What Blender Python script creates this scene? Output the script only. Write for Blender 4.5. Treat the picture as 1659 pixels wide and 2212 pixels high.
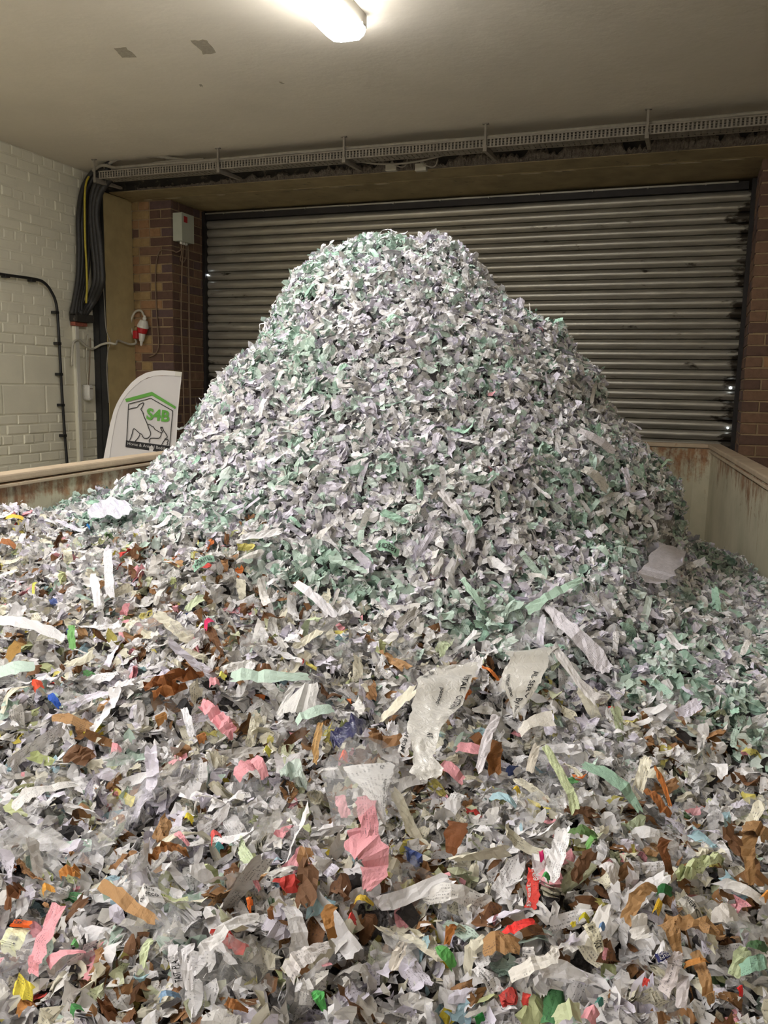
import bpy, math
import numpy as np
from mathutils import Matrix, Vector

for o in list(bpy.data.objects): bpy.data.objects.remove(o)
S = bpy.context.scene
COL = S.collection
EYE = 2.2                     # camera height; everything below is built with the eye at z=0 and lifted at the end

# ---------------------------------------------------------------- camera
W, H, F = 1659, 2212, 1779.35
YAW, PITCH, ROLL = 0.349488, 0.150260, 0.020297
def cam_axes():
    f = np.array([-math.sin(YAW)*math.cos(PITCH), math.cos(YAW)*math.cos(PITCH), -math.sin(PITCH)])
    r = np.array([math.cos(YAW), math.sin(YAW), 0.0]); u = np.cross(r, f)
    c, s = math.cos(ROLL), math.sin(ROLL)
    return np.array([c*r+s*u, -s*r+c*u, f])
RC = cam_axes()
cam = bpy.data.objects.new('camera', bpy.data.cameras.new('camera'))
COL.objects.link(cam); S.camera = cam
cam.data.sensor_width = 36; cam.data.sensor_fit = 'HORIZONTAL'; cam.data.lens = 36*F/W
cam.data.clip_start = 0.05
m = Matrix.Identity(4)
for i in range(3):
    m[i][0] = RC[0][i]; m[i][1] = RC[1][i]; m[i][2] = -RC[2][i]
m[2][3] = EYE
cam.matrix_world = m
# ---------------------------------------------------------------- world, exposure
wd = bpy.data.worlds.new('room_ambient'); S.world = wd; wd.use_nodes = True
wd.node_tree.nodes['Background'].inputs[0].default_value = (0.80, 0.86, 1.0, 1)
wd.node_tree.nodes['Background'].inputs[1].default_value = 0.3
S.view_settings.view_transform = 'Standard'; S.view_settings.look = 'None'
S.view_settings.gamma = 1; S.view_settings.use_curve_mapping = False
S.view_settings.exposure = 0.0
LAMP_POWER = 50.0
LAMPS = [(-1.605, 2.28, .8), (-1.605, -0.7, .65), (-1.605, -3.7, .9), (-3.75, .1, 1.7), (-3.75, -3.0, 1.1), (1.7, -4.4, .5)]   # x, near end y, strength; last four are unseen lamps added as fill

rng = np.random.default_rng(7)

# ---------------------------------------------------------------- helpers
def lin(c):
    c = np.array(c[:3], float)/255.0
    return np.where(c <= 0.04045, c/12.92, ((c+0.055)/1.055)**2.4)
def L4(c): return (*[float(v) for v in lin(c)], 1.0)

def ray(x, y):
    return RC.T @ np.array([(x-W/2)/F, -(y-H/2)/F, 1.0])
def at_x(x, y, X): d = ray(x, y); return d/d[0]*X
def at_y(x, y, Y): d = ray(x, y); return d/d[1]*Y
def at_z(x, y, Z): d = ray(x, y); return d/d[2]*Z

def mesh_data(name, verts, faces, mat=None, smooth=False):
    me = bpy.data.meshes.new(name)
    me.from_pydata([tuple(map(float, v)) for v in verts], [], [tuple(f) for f in faces])
    if mat: me.materials.append(mat)
    if smooth: me.polygons.foreach_set('use_smooth', [True]*len(me.polygons))
    me.update(); return me
def tag(o, label=None, cat=None, group=None, kind=None):
    if label: o['label'] = label
    if cat: o['category'] = cat
    if group: o['group'] = group
    if kind: o['kind'] = kind
    return o
def link(name, me, parent=None, loc=None):
    o = bpy.data.objects.new(name, me); COL.objects.link(o)
    if parent: o.parent = parent
    if loc is not None: o.location = loc
    return o
def empty(name, loc, label=None, cat=None, group=None):
    o = bpy.data.objects.new(name, None); COL.objects.link(o); o.location = tuple(map(float, loc)); o.empty_display_size = .05
    return tag(o, label, cat, group)

class MB:
    def __init__(s): s.v = []; s.f = []
    def add(s, vs, fs):
        b = len(s.v); s.v += [tuple(map(float, v)) for v in vs]; s.f += [tuple(i+b for i in f) for f in fs]; return s
    def box(s, x0, x1, y0, y1, z0, z1, ch=0.0):
        if ch <= 0:
            vs = [(x, y, z) for x in (x0, x1) for y in (y0, y1) for z in (z0, z1)]
            fs = [(0,1,3,2), (4,6,7,5), (0,4,5,1), (2,3,7,6), (0,2,6,4), (1,5,7,3)]
            return s.add(vs, fs)
        import bmesh
        bm = bmesh.new(); bmesh.ops.create_cube(bm, size=1)
        for v in bm.verts:
            v.co = ((x0+x1)/2+v.co.x*(x1-x0), (y0+y1)/2+v.co.y*(y1-y0), (z0+z1)/2+v.co.z*(z1-z0))
        bmesh.ops.bevel(bm, geom=list(bm.edges), offset=ch, segments=2, affect='EDGES', profile=.6)
        bm.verts.index_update()
        s.add([v.co[:] for v in bm.verts], [[v.index for v in f.verts] for f in bm.faces]); bm.free(); return s
    def tube(s, pts, r, n=8, cap=True):
        P = [np.array(p, float) for p in pts]; rings = []
        R = r if hasattr(r, '__len__') else [r]*len(P)
        up = np.array([0.3, 0.2, 1.0]); prev = None
        for i, p in enumerate(P):
            t = P[min(i+1, len(P)-1)]-P[max(i-1, 0)]; t /= np.linalg.norm(t)+1e-9
            a = (prev if prev is not None else up); a = a-t*(a@t)
            if np.linalg.norm(a) < 1e-3: a = np.array([1., 0, 0])-t*t[0]
            a /= np.linalg.norm(a); prev = a; b = np.cross(t, a)
            rings.append([p+R[i]*(math.cos(k*2*math.pi/n)*a+math.sin(k*2*math.pi/n)*b) for k in range(n)])
        vs = [v for ring in rings for v in ring]; fs = []
        for i in range(len(P)-1):
            for k in range(n):
                fs.append((i*n+k, i*n+(k+1) % n, (i+1)*n+(k+1) % n, (i+1)*n+k))
        if cap: fs += [tuple(range(n))[::-1], tuple((len(P)-1)*n+k for k in range(n))]
        return s.add(vs, fs)
    def build(s, name, mat, parent=None, smooth=False, origin=None):
        v = np.array(s.v)
        if origin is None: origin = np.zeros(3) if parent else v.mean(0)
        o = link(name, mesh_data(name, v-origin, s.f, mat, smooth), parent, tuple(map(float, origin)))
        return o

def smooth_path(pts, k=6):
    P = [np.array(p, float) for p in pts]; P = [2*P[0]-P[1]]+P+[2*P[-1]-P[-2]]; out = []
    for i in range(1, len(P)-2):
        for j in range(k):
            t = j/k
            out.append(.5*((2*P[i])+(-P[i-1]+P[i+1])*t+(2*P[i-1]-5*P[i]+4*P[i+1]-P[i+2])*t*t+(-P[i-1]+3*P[i]-3*P[i+1]+P[i+2])*t**3))
    out.append(P[-2]); return out

_lat = rng.random((64, 64))
def vnoise(x, y):
    x = np.asarray(x, float); y = np.asarray(y, float)
    xi = np.floor(x).astype(int); yi = np.floor(y).astype(int); fx = x-xi; fy = y-yi
    fx = fx*fx*(3-2*fx); fy = fy*fy*(3-2*fy)
    g = lambda a, b: _lat[a % 64, b % 64]
    return (g(xi, yi)*(1-fx)+g(xi+1, yi)*fx)*(1-fy)+(g(xi, yi+1)*(1-fx)+g(xi+1, yi+1)*fx)*fy-.5

# ---------------------------------------------------------------- materials
def new_mat(name):
    mt = bpy.data.materials.new(name); mt.use_nodes = True
    return mt, mt.node_tree, mt.node_tree.nodes['Principled BSDF']
def N(nt, t, **kw):
    n = nt.nodes.new(t)
    for k, v in kw.items():
        if k.startswith('i_'): n.inputs[int(k[2:]) if k[2:].isdigit() else k[2:].replace('_', ' ')].default_value = v
        else: setattr(n, k, v)
    return n
def ramp(nt, stops, fac):
    r = nt.nodes.new('ShaderNodeValToRGB'); e = r.color_ramp.elements
    while len(e) < len(stops): e.new(.5)
    for k, (p, c) in enumerate(stops):
        e[k].position = p; e[k].color = c if len(c) == 4 else (*c, 1)
    nt.links.new(fac, r.inputs[0]); return r.outputs[0]
def mixc(nt, fac, a, b, mode='MIX'):
    n = nt.nodes.new('ShaderNodeMix'); n.data_type = 'RGBA'; n.blend_type = mode
    for idx, v in ((0, fac), (6, a), (7, b)):
        if isinstance(v, (int, float, tuple)): n.inputs[idx].default_value = v
        else: nt.links.new(v, n.inputs[idx])
    return n.outputs[2]
def mth(nt, op, a, b=None, c=None):
    n = nt.nodes.new('ShaderNodeMath'); n.operation = op
    for i, v in enumerate((a, b, c)):
        if v is None: continue
        if isinstance(v, (int, float)): n.inputs[i].default_value = v
        else: nt.links.new(v, n.inputs[i])
    return n.outputs[0]
def geo_noise(nt, scale, detail=4, rough=.55, coord='Object', vec=None, distort=0.0):
    n = N(nt, 'ShaderNodeTexNoise'); n.inputs['Scale'].default_value = scale; n.inputs['Detail'].default_value = detail
    n.inputs['Roughness'].default_value = rough; n.inputs['Distortion'].default_value = distort
    if vec is None:
        tc = N(nt, 'ShaderNodeTexCoord'); vec = tc.outputs[coord]
    nt.links.new(vec, n.inputs['Vector']); return n.outputs[0]
def world_pos(nt): return N(nt, 'ShaderNodeNewGeometry').outputs['Position']
def bump(nt, b, h, strength=.3, dist=.005):
    n = N(nt, 'ShaderNodeBump'); n.inputs['Strength'].default_value = strength; n.inputs['Distance'].default_value = dist
    nt.links.new(h, n.inputs['Height']); nt.links.new(n.outputs[0], b.inputs['Normal'])
def simple(name, rgb, rough=.6, var=.12, nscale=9, metal=0.0, bmp=.15, bscale=60, dirt=None, bdist=.003):
    """painted / plastic / cloth surface with slight uneven tone, optional dirt blotches"""
    mt, nt, b = new_mat(name); c = lin(rgb)
    g = world_pos(nt)
    n1 = geo_noise(nt, nscale, 5, .6, vec=g)
    col = ramp(nt, [(.3, tuple(c*(1-var))), (.7, tuple(np.minimum(c*(1+var), 1)))], n1)
    if dirt:
        n2 = geo_noise(nt, dirt[1], 8, .7, vec=g)
        fac = ramp(nt, [(dirt[2], (0, 0, 0, 1)), (dirt[2]+.12, (1, 1, 1, 1))], n2)
        col = mixc(nt, fac, col, L4(dirt[0]))
    nt.links.new(col, b.inputs['Base Color']); b.inputs['Roughness'].default_value = rough; b.inputs['Metallic'].default_value = metal
    if bmp: bump(nt, b, geo_noise(nt, bscale, 3, .6, vec=g), bmp, bdist)
    return mt

M = {}
M['plaster'] = simple('ceiling_plaster', (222, 213, 197), .9, .06, 1.3, bmp=.25, bscale=14, bdist=.01)
M['peeled'] = simple('peeled_plaster', (164, 155, 138), .95, .15, 60, bmp=.4)
M['concrete'] = simple('concrete_floor', (170, 165, 155), .9, .2, 3)
M['whitewash'] = simple('white_wall_paint', (222, 217, 197), .75, .05, 5, bmp=.35, bscale=55, dirt=((188, 180, 156), 30, .70))
M['sidewall'] = simple('room_wall_paint', (215, 210, 195), .8, .06, 2)
M['black_steel'] = simple('black_painted_steel', (36, 35, 33), .65, .35, 12, bmp=.3, dirt=((70, 66, 60), 25, .62))
M['dark_steel'] = simple('sooty_beam', (44, 40, 35), .9, .4, 10, bmp=.5, dirt=((110, 100, 88), 18, .58))
M['yellow_paint'] = simple('old_cream_paint', (176, 158, 114), .7, .12, 7, bmp=.3, bscale=40, dirt=((84, 70, 48), 22, .66))
M['lintel'] = simple('peeling_lintel_paint', (146, 130, 96), .8, .22, 6, bmp=.5, bscale=25, dirt=((78, 72, 54), 9, .60))
M['white_chip'] = simple('white_paint_chip', (190, 176, 148), .8, .1, 30)
M['dust'] = simple('hanging_dust', (112, 102, 92), 1.0, .35, 40, bmp=1.0, bscale=150, bdist=.01)
M['tray'] = simple('dusty_galvanised_tray', (138, 130, 118), .7, .15, 20, metal=.2)
M['cable_grey'] = simple('dusty_grey_cable', (142, 135, 122), .7, .15, 30)
M['cable_black'] = simple('black_cable_sheath', (40, 38, 36), .55, .3, 20, dirt=((84, 80, 74), 14, .6))
M['cable_white'] = simple('white_cable_sheath', (178, 172, 156), .6, .08, 30)
M['cable_brown'] = simple('taupe_cable_sheath', (118, 98, 78), .7, .1, 30)
M['cable_yellow'] = simple('yellow_green_cable', (176, 158, 46), .55, .12, 30)
M['clip'] = simple('black_clip', (26, 25, 24), .5, .1, 30)
M['pvc'] = simple('white_plastic', (205, 202, 192), .4, .03, 30, bmp=0)
M['box_grey'] = simple('grey_enamel_box', (176, 178, 162), .5, .04, 12, bmp=.05)
M['red'] = simple('red_plastic', (168, 24, 30), .4, .08, 30, bmp=0)
M['mortar'] = simple('mortar', (146, 124, 94), .95, .15, 30, bmp=.6, bscale=200)
BR = {'dark': (94, 70, 58), 'purple': (92, 72, 68), 'yellow': (152, 126, 84), 'orange': (148, 112, 78), 'brown': (116, 88, 68)}
for k, c in BR.items():
    M['brick_'+k] = simple('brick_'+k, c, .9, .18, 22, bmp=.6, bscale=160, dirt=(tuple(int(v*.72) for v in c), 50, .60))
M['flag'] = simple('white_flag_cloth', (205, 201, 200), .85, .02, 4, bmp=.08, bscale=400)
M['flag_edge'] = simple('white_flag_sleeve', (218, 214, 212), .85, .02, 4, bmp=.08, bscale=400)
M['ink_black'] = simple('black_print', (28, 26, 28), .7, .05, 20, bmp=0)
M['ink_green'] = simple('green_print', (92, 158, 62), .7, .04, 20, bmp=0)
M['ink_white'] = simple('white_print', (190, 188, 186), .7, .02, 20, bmp=0)
M['ink_blue'] = simple('blue_print', (44, 48, 120), .7, .05, 20, bmp=0)
M['lamp_body'] = simple('white_lamp_body', (210, 206, 196), .5, .03, 10, bmp=0)

def glow(name, col, st):
    mt, nt, b = new_mat(name)
    b.inputs['Base Color'].default_value = (.9, .9, .9, 1); b.inputs['Emission Color'].default_value = col
    b.inputs['Emission Strength'].default_value = st; return mt
M['lamp'] = glow('lit_diffuser', (1.0, .985, .975, 1), LAMP_POWER*LAMPS[0][2])
M['daylight'] = glow('daylight_outside', (.8, .9, 1, 1), 6)

def shutter_mat():
    mt, nt, b = new_mat('galvanised_slat')
    g = world_pos(nt)
    mp = N(nt, 'ShaderNodeMapping'); mp.inputs['Scale'].default_value = (1.2, 1, 9); nt.links.new(g, mp.inputs[0])
    n1 = geo_noise(nt, 3, 6, .65, vec=mp.outputs[0])
    col = ramp(nt, [(.3, lin((146, 141, 130))), (.7, lin((176, 171, 159)))], n1)
    mp2 = N(nt, 'ShaderNodeMapping'); mp2.inputs['Scale'].default_value = (5.5, 1, 14); nt.links.new(g, mp2.inputs[0])
    n2 = geo_noise(nt, 1.0, 4, .6, vec=mp2.outputs[0])
    sep = N(nt, 'ShaderNodeSeparateXYZ'); nt.links.new(g, sep.inputs[0])
    # grease creeping in from both guide rails
    e1 = mth(nt, 'SUBTRACT', mth(nt, 'MULTIPLY', mth(nt, 'SUBTRACT', -4.02, sep.outputs[0]), 1.1), mth(nt, 'MULTIPLY', mth(nt, 'SUBTRACT', sep.outputs[2], 2.35), .5))
    e2 = mth(nt, 'MULTIPLY', mth(nt, 'SUBTRACT', sep.outputs[0], 0.14), 1.3)
    e = mth(nt, 'MAXIMUM', mth(nt, 'MAXIMUM', e1, e2), 0.0)
    tot = mth(nt, 'ADD', n2, e)
    fac = ramp(nt, [(.66, (0, 0, 0, 1)), (.74, (1, 1, 1, 1))], tot)
    col = mixc(nt, fac, col, L4((66, 60, 52)))
    nt.links.new(col, b.inputs['Base Color']); b.inputs['Metallic'].default_value = .6
    r = ramp(nt, [(.3, (.30,)*3), (.7, (.44,)*3)], n1); nt.links.new(r, b.inputs['Roughness'])
    bump(nt, b, geo_noise(nt, 30, 3, vec=g), .1, .002)
    return mt
M['slat'] = shutter_mat()
M['rail_dark'] = simple('dark_guide_rail', (44, 40, 38), .55, .3, 10, metal=.4)

def container_mat():
    mt, nt, b = new_mat('rusty_container_paint'); g = world_pos(nt)
    n0 = geo_noise(nt, 3, 5, .6, vec=g)
    paint = ramp(nt, [(.3, lin((164, 158, 134))), (.7, lin((190, 183, 158)))], n0)
    sep = N(nt, 'ShaderNodeSeparateXYZ'); nt.links.new(g, sep.inputs[0])
    depth = mth(nt, 'SUBTRACT', EYE-.36, sep.outputs[2])                      # distance under the rim
    mp = N(nt, 'ShaderNodeMapping'); mp.inputs['Scale'].default_value = (16, 16, 1.6); nt.links.new(g, mp.inputs[0])
    streak = geo_noise(nt, 1.6, 7, .7, vec=mp.outputs[0])
    blot = geo_noise(nt, 5, 9, .75, vec=g, distort=.4)
    near = mth(nt, 'MULTIPLY', mth(nt, 'SUBTRACT', .20, depth), .62)
    v = mth(nt, 'ADD', mth(nt, 'ADD', mth(nt, 'MULTIPLY', streak, .42), mth(nt, 'MULTIPLY', blot, .68)), mth(nt, 'MAXIMUM', near, -.06))
    fac = ramp(nt, [(.59, (0, 0, 0, 1)), (.70, (.9, .9, .9, 1))], v)
    rn = geo_noise(nt, 14, 6, .7, vec=g)
    rust = ramp(nt, [(.3, lin((80, 50, 32))), (.5, lin((126, 82, 48))), (.75, lin((158, 116, 74)))], rn)
    col = mixc(nt, fac, paint, rust)
    nt.links.new(col, b.inputs['Base Color']); b.inputs['Roughness'].default_value = .75
    bump(nt, b, v, .3, .004); return mt
M['container'] = container_mat()
M['rim'] = simple('rusty_cream_rim', (170, 152, 128), .7, .12, 8, bmp=.4, dirt=((128, 78, 42), 11, .60))

def paper_mat(name, mode, rough=.72):
    """mode 'attr': colour per piece from the mesh; mode 'obj': colour of the object"""
    mt, nt, b = new_mat(name)
    luv = N(nt, 'ShaderNodeAttribute', attribute_name='luv'); sp = N(nt, 'ShaderNodeSeparateXYZ'); nt.links.new(luv.outputs['Vector'], sp.inputs[0])
    if mode == 'attr':
        a = N(nt, 'ShaderNodeAttribute', attribute_name='col'); base = a.outputs['Color']; rnd = sp.outputs[2]
    else:
        oi = N(nt, 'ShaderNodeObjectInfo'); base = oi.outputs['Color']; rnd = oi.outputs['Random']
    # faint printed lines of text on some of the pieces (luv in millimetres)
    row = mth(nt, 'DIVIDE', sp.outputs[1], 4.2); fr = mth(nt, 'FRACT', row); fl = mth(nt, 'FLOOR', row)
    on = mth(nt, 'LESS_THAN', fr, .42)
    cv = N(nt, 'ShaderNodeCombineXYZ'); nt.links.new(mth(nt, 'MULTIPLY', sp.outputs[0], .9), cv.inputs[0])
    nt.links.new(mth(nt, 'MULTIPLY', fl, 7.3), cv.inputs[1]); nt.links.new(mth(nt, 'MULTIPLY', rnd, 91.0), cv.inputs[2])
    nz = N(nt, 'ShaderNodeTexNoise'); nz.inputs['Scale'].default_value = 1.0; nz.inputs['Detail'].default_value = 2; nt.links.new(cv.outputs[0], nz.inputs['Vector'])
    ink = mth(nt, 'MULTIPLY', on, mth(nt, 'GREATER_THAN', nz.outputs[0], .53))
    big = N(nt, 'ShaderNodeTexNoise'); big.inputs['Scale'].default_value = .045; nt.links.new(luv.outputs['Vector'], big.inputs['Vector'])
    ink = mth(nt, 'MULTIPLY', ink, mth(nt, 'GREATER_THAN', big.outputs[0], .50))
    ink = mth(nt, 'MULTIPLY', ink, mth(nt, 'GREATER_THAN', mth(nt, 'FRACT', mth(nt, 'MULTIPLY', rnd, 13.7)), .58))
    col = mixc(nt, mth(nt, 'MULTIPLY', ink, .62), base, (.03, .03, .04, 1))
    nt.links.new(col, b.inputs['Base Color']); b.inputs['Roughness'].default_value = rough
    b.inputs['Specular IOR Level'].default_value = .3
    v2 = N(nt, 'ShaderNodeVectorMath', operation='ADD'); nt.links.new(luv.outputs['Vector'], v2.inputs[0])
    cr = N(nt, 'ShaderNodeCombineXYZ'); nt.links.new(mth(nt, 'MULTIPLY', rnd, 500.0), cr.inputs[0]); nt.links.new(cr.outputs[0], v2.inputs[1])
    h = N(nt, 'ShaderNodeTexVoronoi'); h.feature = 'F1'; h.inputs['Scale'].default_value = .16; nt.links.new(v2.outputs[0], h.inputs['Vector'])
    h2 = N(nt, 'ShaderNodeTexNoise'); h2.inputs['Scale'].default_value = .35; h2.inputs['Detail'].default_value = 4; nt.links.new(v2.outputs[0], h2.inputs['Vector'])
    bump(nt, b, mth(nt, 'ADD', h.outputs[0], h2.outputs[0]), .45, .0018)
    return mt
M['paper_attr'] = paper_mat('shredded_paper_pieces', 'attr')
M['paper_obj'] = paper_mat('paper_piece', 'obj')
def film_mat(name, mode, alpha):
    mt, nt, b = new_mat(name)
    if mode == 'attr': base = N(nt, 'ShaderNodeAttribute', attribute_name='col').outputs['Color']
    else: base = N(nt, 'ShaderNodeObjectInfo').outputs['Color']
    nt.links.new(base, b.inputs['Base Color']); b.inputs['Roughness'].default_value = .2; b.inputs['Alpha'].default_value = alpha
    b.inputs['Specular IOR Level'].default_value = .7
    g = world_pos(nt); n = geo_noise(nt, 55, 4, .6, vec=g, distort=1.2); bump(nt, b, n, .6, .006)
    return mt
M['film_attr'] = film_mat('clear_film_shreds', 'attr', .22)
M['film'] = film_mat('clear_plastic_film', 'obj', .24)
M['gloss_white'] = film_mat('glossy_white_plastic', 'obj', .97)
M['core'] = simple('shade_toned_shreds', (120, 116, 116), .95, .4, 30, bmp=1, bscale=60, bdist=.02)  # greyer than the paper itself: shade of the gaps painted into the colour

# ---------------------------------------------------------------- room shell (eye-relative z; floor at -2.2, ceiling 1.69)
FL, CE = -EYE, 1.69
XL, XR, YB = -4.75, 3.4, -5.2
def struct(name, mb, mat, **k): return tag(mb.build(name, mat, **k), kind='structure')
struct('floor', MB().box(XL-.2, XR+.2, YB-.2, 7.2, FL-.15, FL), M['concrete'])
ceiling = struct('ceiling', MB().box(XL-.2, XR+.2, YB-.2, 7.2, CE, CE+.15), M['plaster'])
struct('wall_right', MB().box(XR, XR+.2, YB, 7.0, FL, CE), M['sidewall'])
struct('wall_front', MB().box(XL, XR, YB-.2, YB, FL, CE), M['sidewall'])
wl = struct('wall_left', MB().box(XL-.2, XL-.008, YB, 6.5, FL, CE), M['whitewash'])

# peeled squares and small chips on the ceiling
def patch(pts, name):
    c = [at_z(x, y, CE-.0015) for x, y in pts]; vs = []
    for i in range(len(c)):
        a, b2 = c[i], c[(i+1) % len(c)]
        for t in (0, .25, .5, .75):
            j = rng.normal(0, .004, 3); j[2] = 0
            vs.append(a+(b2-a)*t+(j if t else 0))
    n = len(vs); V = [v+(0, 0, .0) for v in vs]+[v+np.array([0, 0, .003]) for v in vs]
    mb = MB().add(V, [tuple(range(n))]+[(i, (i+1) % n, n+(i+1) % n, n+i) for i in range(n)])
    o = mb.build(name, M['peeled'], parent=None); o.parent = ceiling; o.location = o.location-ceiling.location
for pts in ([(246,105),(272,102),(295,124),(264,125)], [(411,87),(447,87),(466,114),(438,118)], [(430,183),(436,183),(438,188),(432,187)], [(603,177),(612,177),(614,181),(606,180)]):
    patch(pts, 'peeled_patch')
print('STAGE shell')
# ---- painted bricks and blocks of the left wall (relief courses)
def brick_me(name, l, h, d, mat, ch=.004, seed=0):
    r = np.random.default_rng(seed); j = lambda: r.normal(0, .0016)
    def ring(a, dd): return [(-l/2+a+j(), dd, -h/2+a+j()), (l/2-a+j(), dd, -h/2+a+j()), (l/2-a+j(), dd, h/2-a+j()), (-l/2+a+j(), dd, h/2-a+j())]
    vs = ring(0, d)+ring(0, .004)+ring(ch, 0.0)      # local -Y is the face
    fs = []
    for q in (0, 4):
        for i in range(4): fs.append((q+i, q+(i+1) % 4, q+4+(i+1) % 4, q+4+i))
    fs += [(8, 9, 10, 11), (3, 2, 1, 0)]
    return mesh_data(name, vs, fs, mat)
wall_brick = {k: [brick_me('painted_brick', l, h, .03, M['whitewash'], .007, s) for s in range(3)]
              for k, (l, h) in {'s': (.205, .066), 'h': (.0975, .066), 'b': (.430, .215)}.items()}
z = CE; k = 0; cnt = 0; pat = 'bbb'
plan = ['s']*21
while z > -1.0:
    big = (-.36 < z-.1 < .10) and k > 18 and z > -.25
    hgt = .225 if big else .075; kind = 'b' if big else ('s' if k % 4 else 'h')
    step = {'s': .215, 'h': .1075, 'b': .44}[kind]
    y = 6.1-(k % 2)*step/2
    while y > 4.45:
        if y+step/2 < 6.2 and cnt < 299:
            o = link('brick', wall_brick[kind][cnt % 3], wl)
            o.rotation_euler = (0, 0, math.pi/2)          # local -Y face looks to +X
            smoothed = .5 < z < 1.15
            o.location = Vector((XL-.0025+(rng.normal(.001, .0028) if not smoothed else -.0022), y, z-hgt/2))-wl.location
            cnt += 1
        y -= step
    z -= hgt; k += 1

# ---- back wall: brick piers either side of the shutter
SHX0, SHX1, SHY, PY = -4.22, .34, 6.70, 6.18
def pier(name, x0, x1, revx, side, ztop, zbot, right):
    w = tag(MB().box(x0+.006, x1-.006, PY+.006, SHY+.4, FL, CE).build(name, M['mortar']), kind='structure')
    me = {}
    def get(kind, c, s):
        key = (kind, c, s)
        if key not in me: me[key] = brick_me('brick', {'s': .215, 'h': .1025}[kind], .065, .03, M['brick_'+c], .003, s)
        return me[key]
    z = ztop; k = 0; n = 0
    rr = np.random.default_rng(5+right)
    while z > zbot:
        zc = z-.0375
        # front face, laid from the opening corner outwards
        run = ['s', 'h', 's'] if k % 2 == 0 else ['h', 's', 'h', 's']
        x = 0.0; first = True
        while x < (x1-x0)-.02:
            kd = ('s' if k % 2 == 0 else 'h') if first else ('h' if (k+int(x*10)) % 3 else 's')
            l = {'s': .215, 'h': .1025}[kd]
            l2 = min(l, (x1-x0)-x)
            if l2 < .05: break
            c = ('dark' if rr.random() < .7 else 'purple') if first else rr.choice(['yellow', 'orange', 'yellow', 'brown', 'orange', 'dark'])
            if right: c = ('dark' if rr.random() < .6 else 'brown') if first else rr.choice(['brown', 'orange', 'yellow', 'dark', 'dark'])
            o = link('brick', get(kd, c, int(rr.integers(2))), w); s = l2/l
            xc = (x1-x-l2/2) if not right else (x0+x+l2/2)
            o.scale = (s, 1, 1)
            o.location = Vector((xc, PY+rr.normal(0, .0015), zc+rr.normal(0, .0008)))-w.location; n += 1
            x += l2+.010; first = False
        # reveal face running back to the shutter
        y = 0.0; first = True; D = SHY-PY
        while y < D-.03:
            kd = ('h' if k % 2 == 0 else 's') if first else ('h' if (k+int(y*10)) % 3 == 0 else 's')
            l = {'s': .215, 'h': .1025}[kd]; l2 = min(l, D-y)
            if l2 < .05: break
            c = rr.choice(['dark', 'purple', 'dark', 'brown'])
            o = link('brick', get(kd, c, int(rr.integers(2))), w); o.scale = (l2/l, 1, 1)
            o.rotation_euler = (0, 0, math.pi/2 if not right else -math.pi/2)
            o.location = Vector((revx+rr.normal(0, .001), PY+.004+y+l2/2, zc))-w.location; n += 1
            y += l2+.010; first = False
        z -= .075; k += 1
    return w
pier('wall_back_left', -4.62, SHX0, SHX0, 1, 1.53, -.72, 0)
pier('wall_back_right', SHX1, SHX1+.9, SHX1, -1, 1.53, -1.05, 1)
struct('wall_back', MB().box(XL-.2, XR+.2, SHY+.45, SHY+.6, FL, CE), M['sidewall'])
struct('wall_back_beyond', MB().box(SHX1+.9, XR, PY+.01, SHY+.4, FL, 1.53), M['mortar'])

# ---- beam, lintel, column
col = tag(MB().box(XL, -4.622, 5.80, PY+.0, FL, 1.535).build('trim_1', M['black_steel']), kind='structure')
MB().box(-4.69, -4.684, 5.794, 5.80, FL, 1.53).build('flange_edge', M['clip'], None).parent = col
o = COL.objects['flange_edge']; o.location = o.location-col.location
side = MB().box(-4.622, -4.616, 5.812, PY-.004, FL, 1.534).build('painted_side', M['yellow_paint']); side.parent = col; side.location = side.location-col.location
beam = struct('trim_2', MB().box(XL, XR, 5.86, 6.12, 1.541, CE), M['dark_steel'])
u = MB().box(-4.60, XR, 5.865, 6.115, 1.533, 1.541).build('painted_underside', M['lintel']); u.parent = beam; u.location = u.location-beam.location
lint = struct('trim_3', MB().box(XL, XR, 6.13, SHY+.4, 1.53, CE), M['lintel'])
for k in range(26):                                                       # paint flakes along the joint
    x = rng.uniform(-4.5, .3); w2 = rng.uniform(.02, .09); a = rng.uniform(.006, .016)
    pts = [(x-w2, 6.13, 0), (x-w2*.4, 6.13-a*.3, 0), (x+w2*.5, 6.13, 0), (x+w2, 6.13+a, 0), (x+w2*.3, 6.13+a*1.8, 0), (x-w2*.6, 6.13+a*1.4, 0)]
    mb = MB().add([(p[0], p[1]+.012, 1.5285) for p in pts]+[(p[0], p[1]+.012, 1.531) for p in pts], [tuple(range(6))]+[(i, (i+1) % 6, 6+(i+1) % 6, 6+i) for i in range(6)])
    o = mb.build('paint_flake', M['white_chip']); o.parent = lint; o.location = o.location-lint.location
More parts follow.
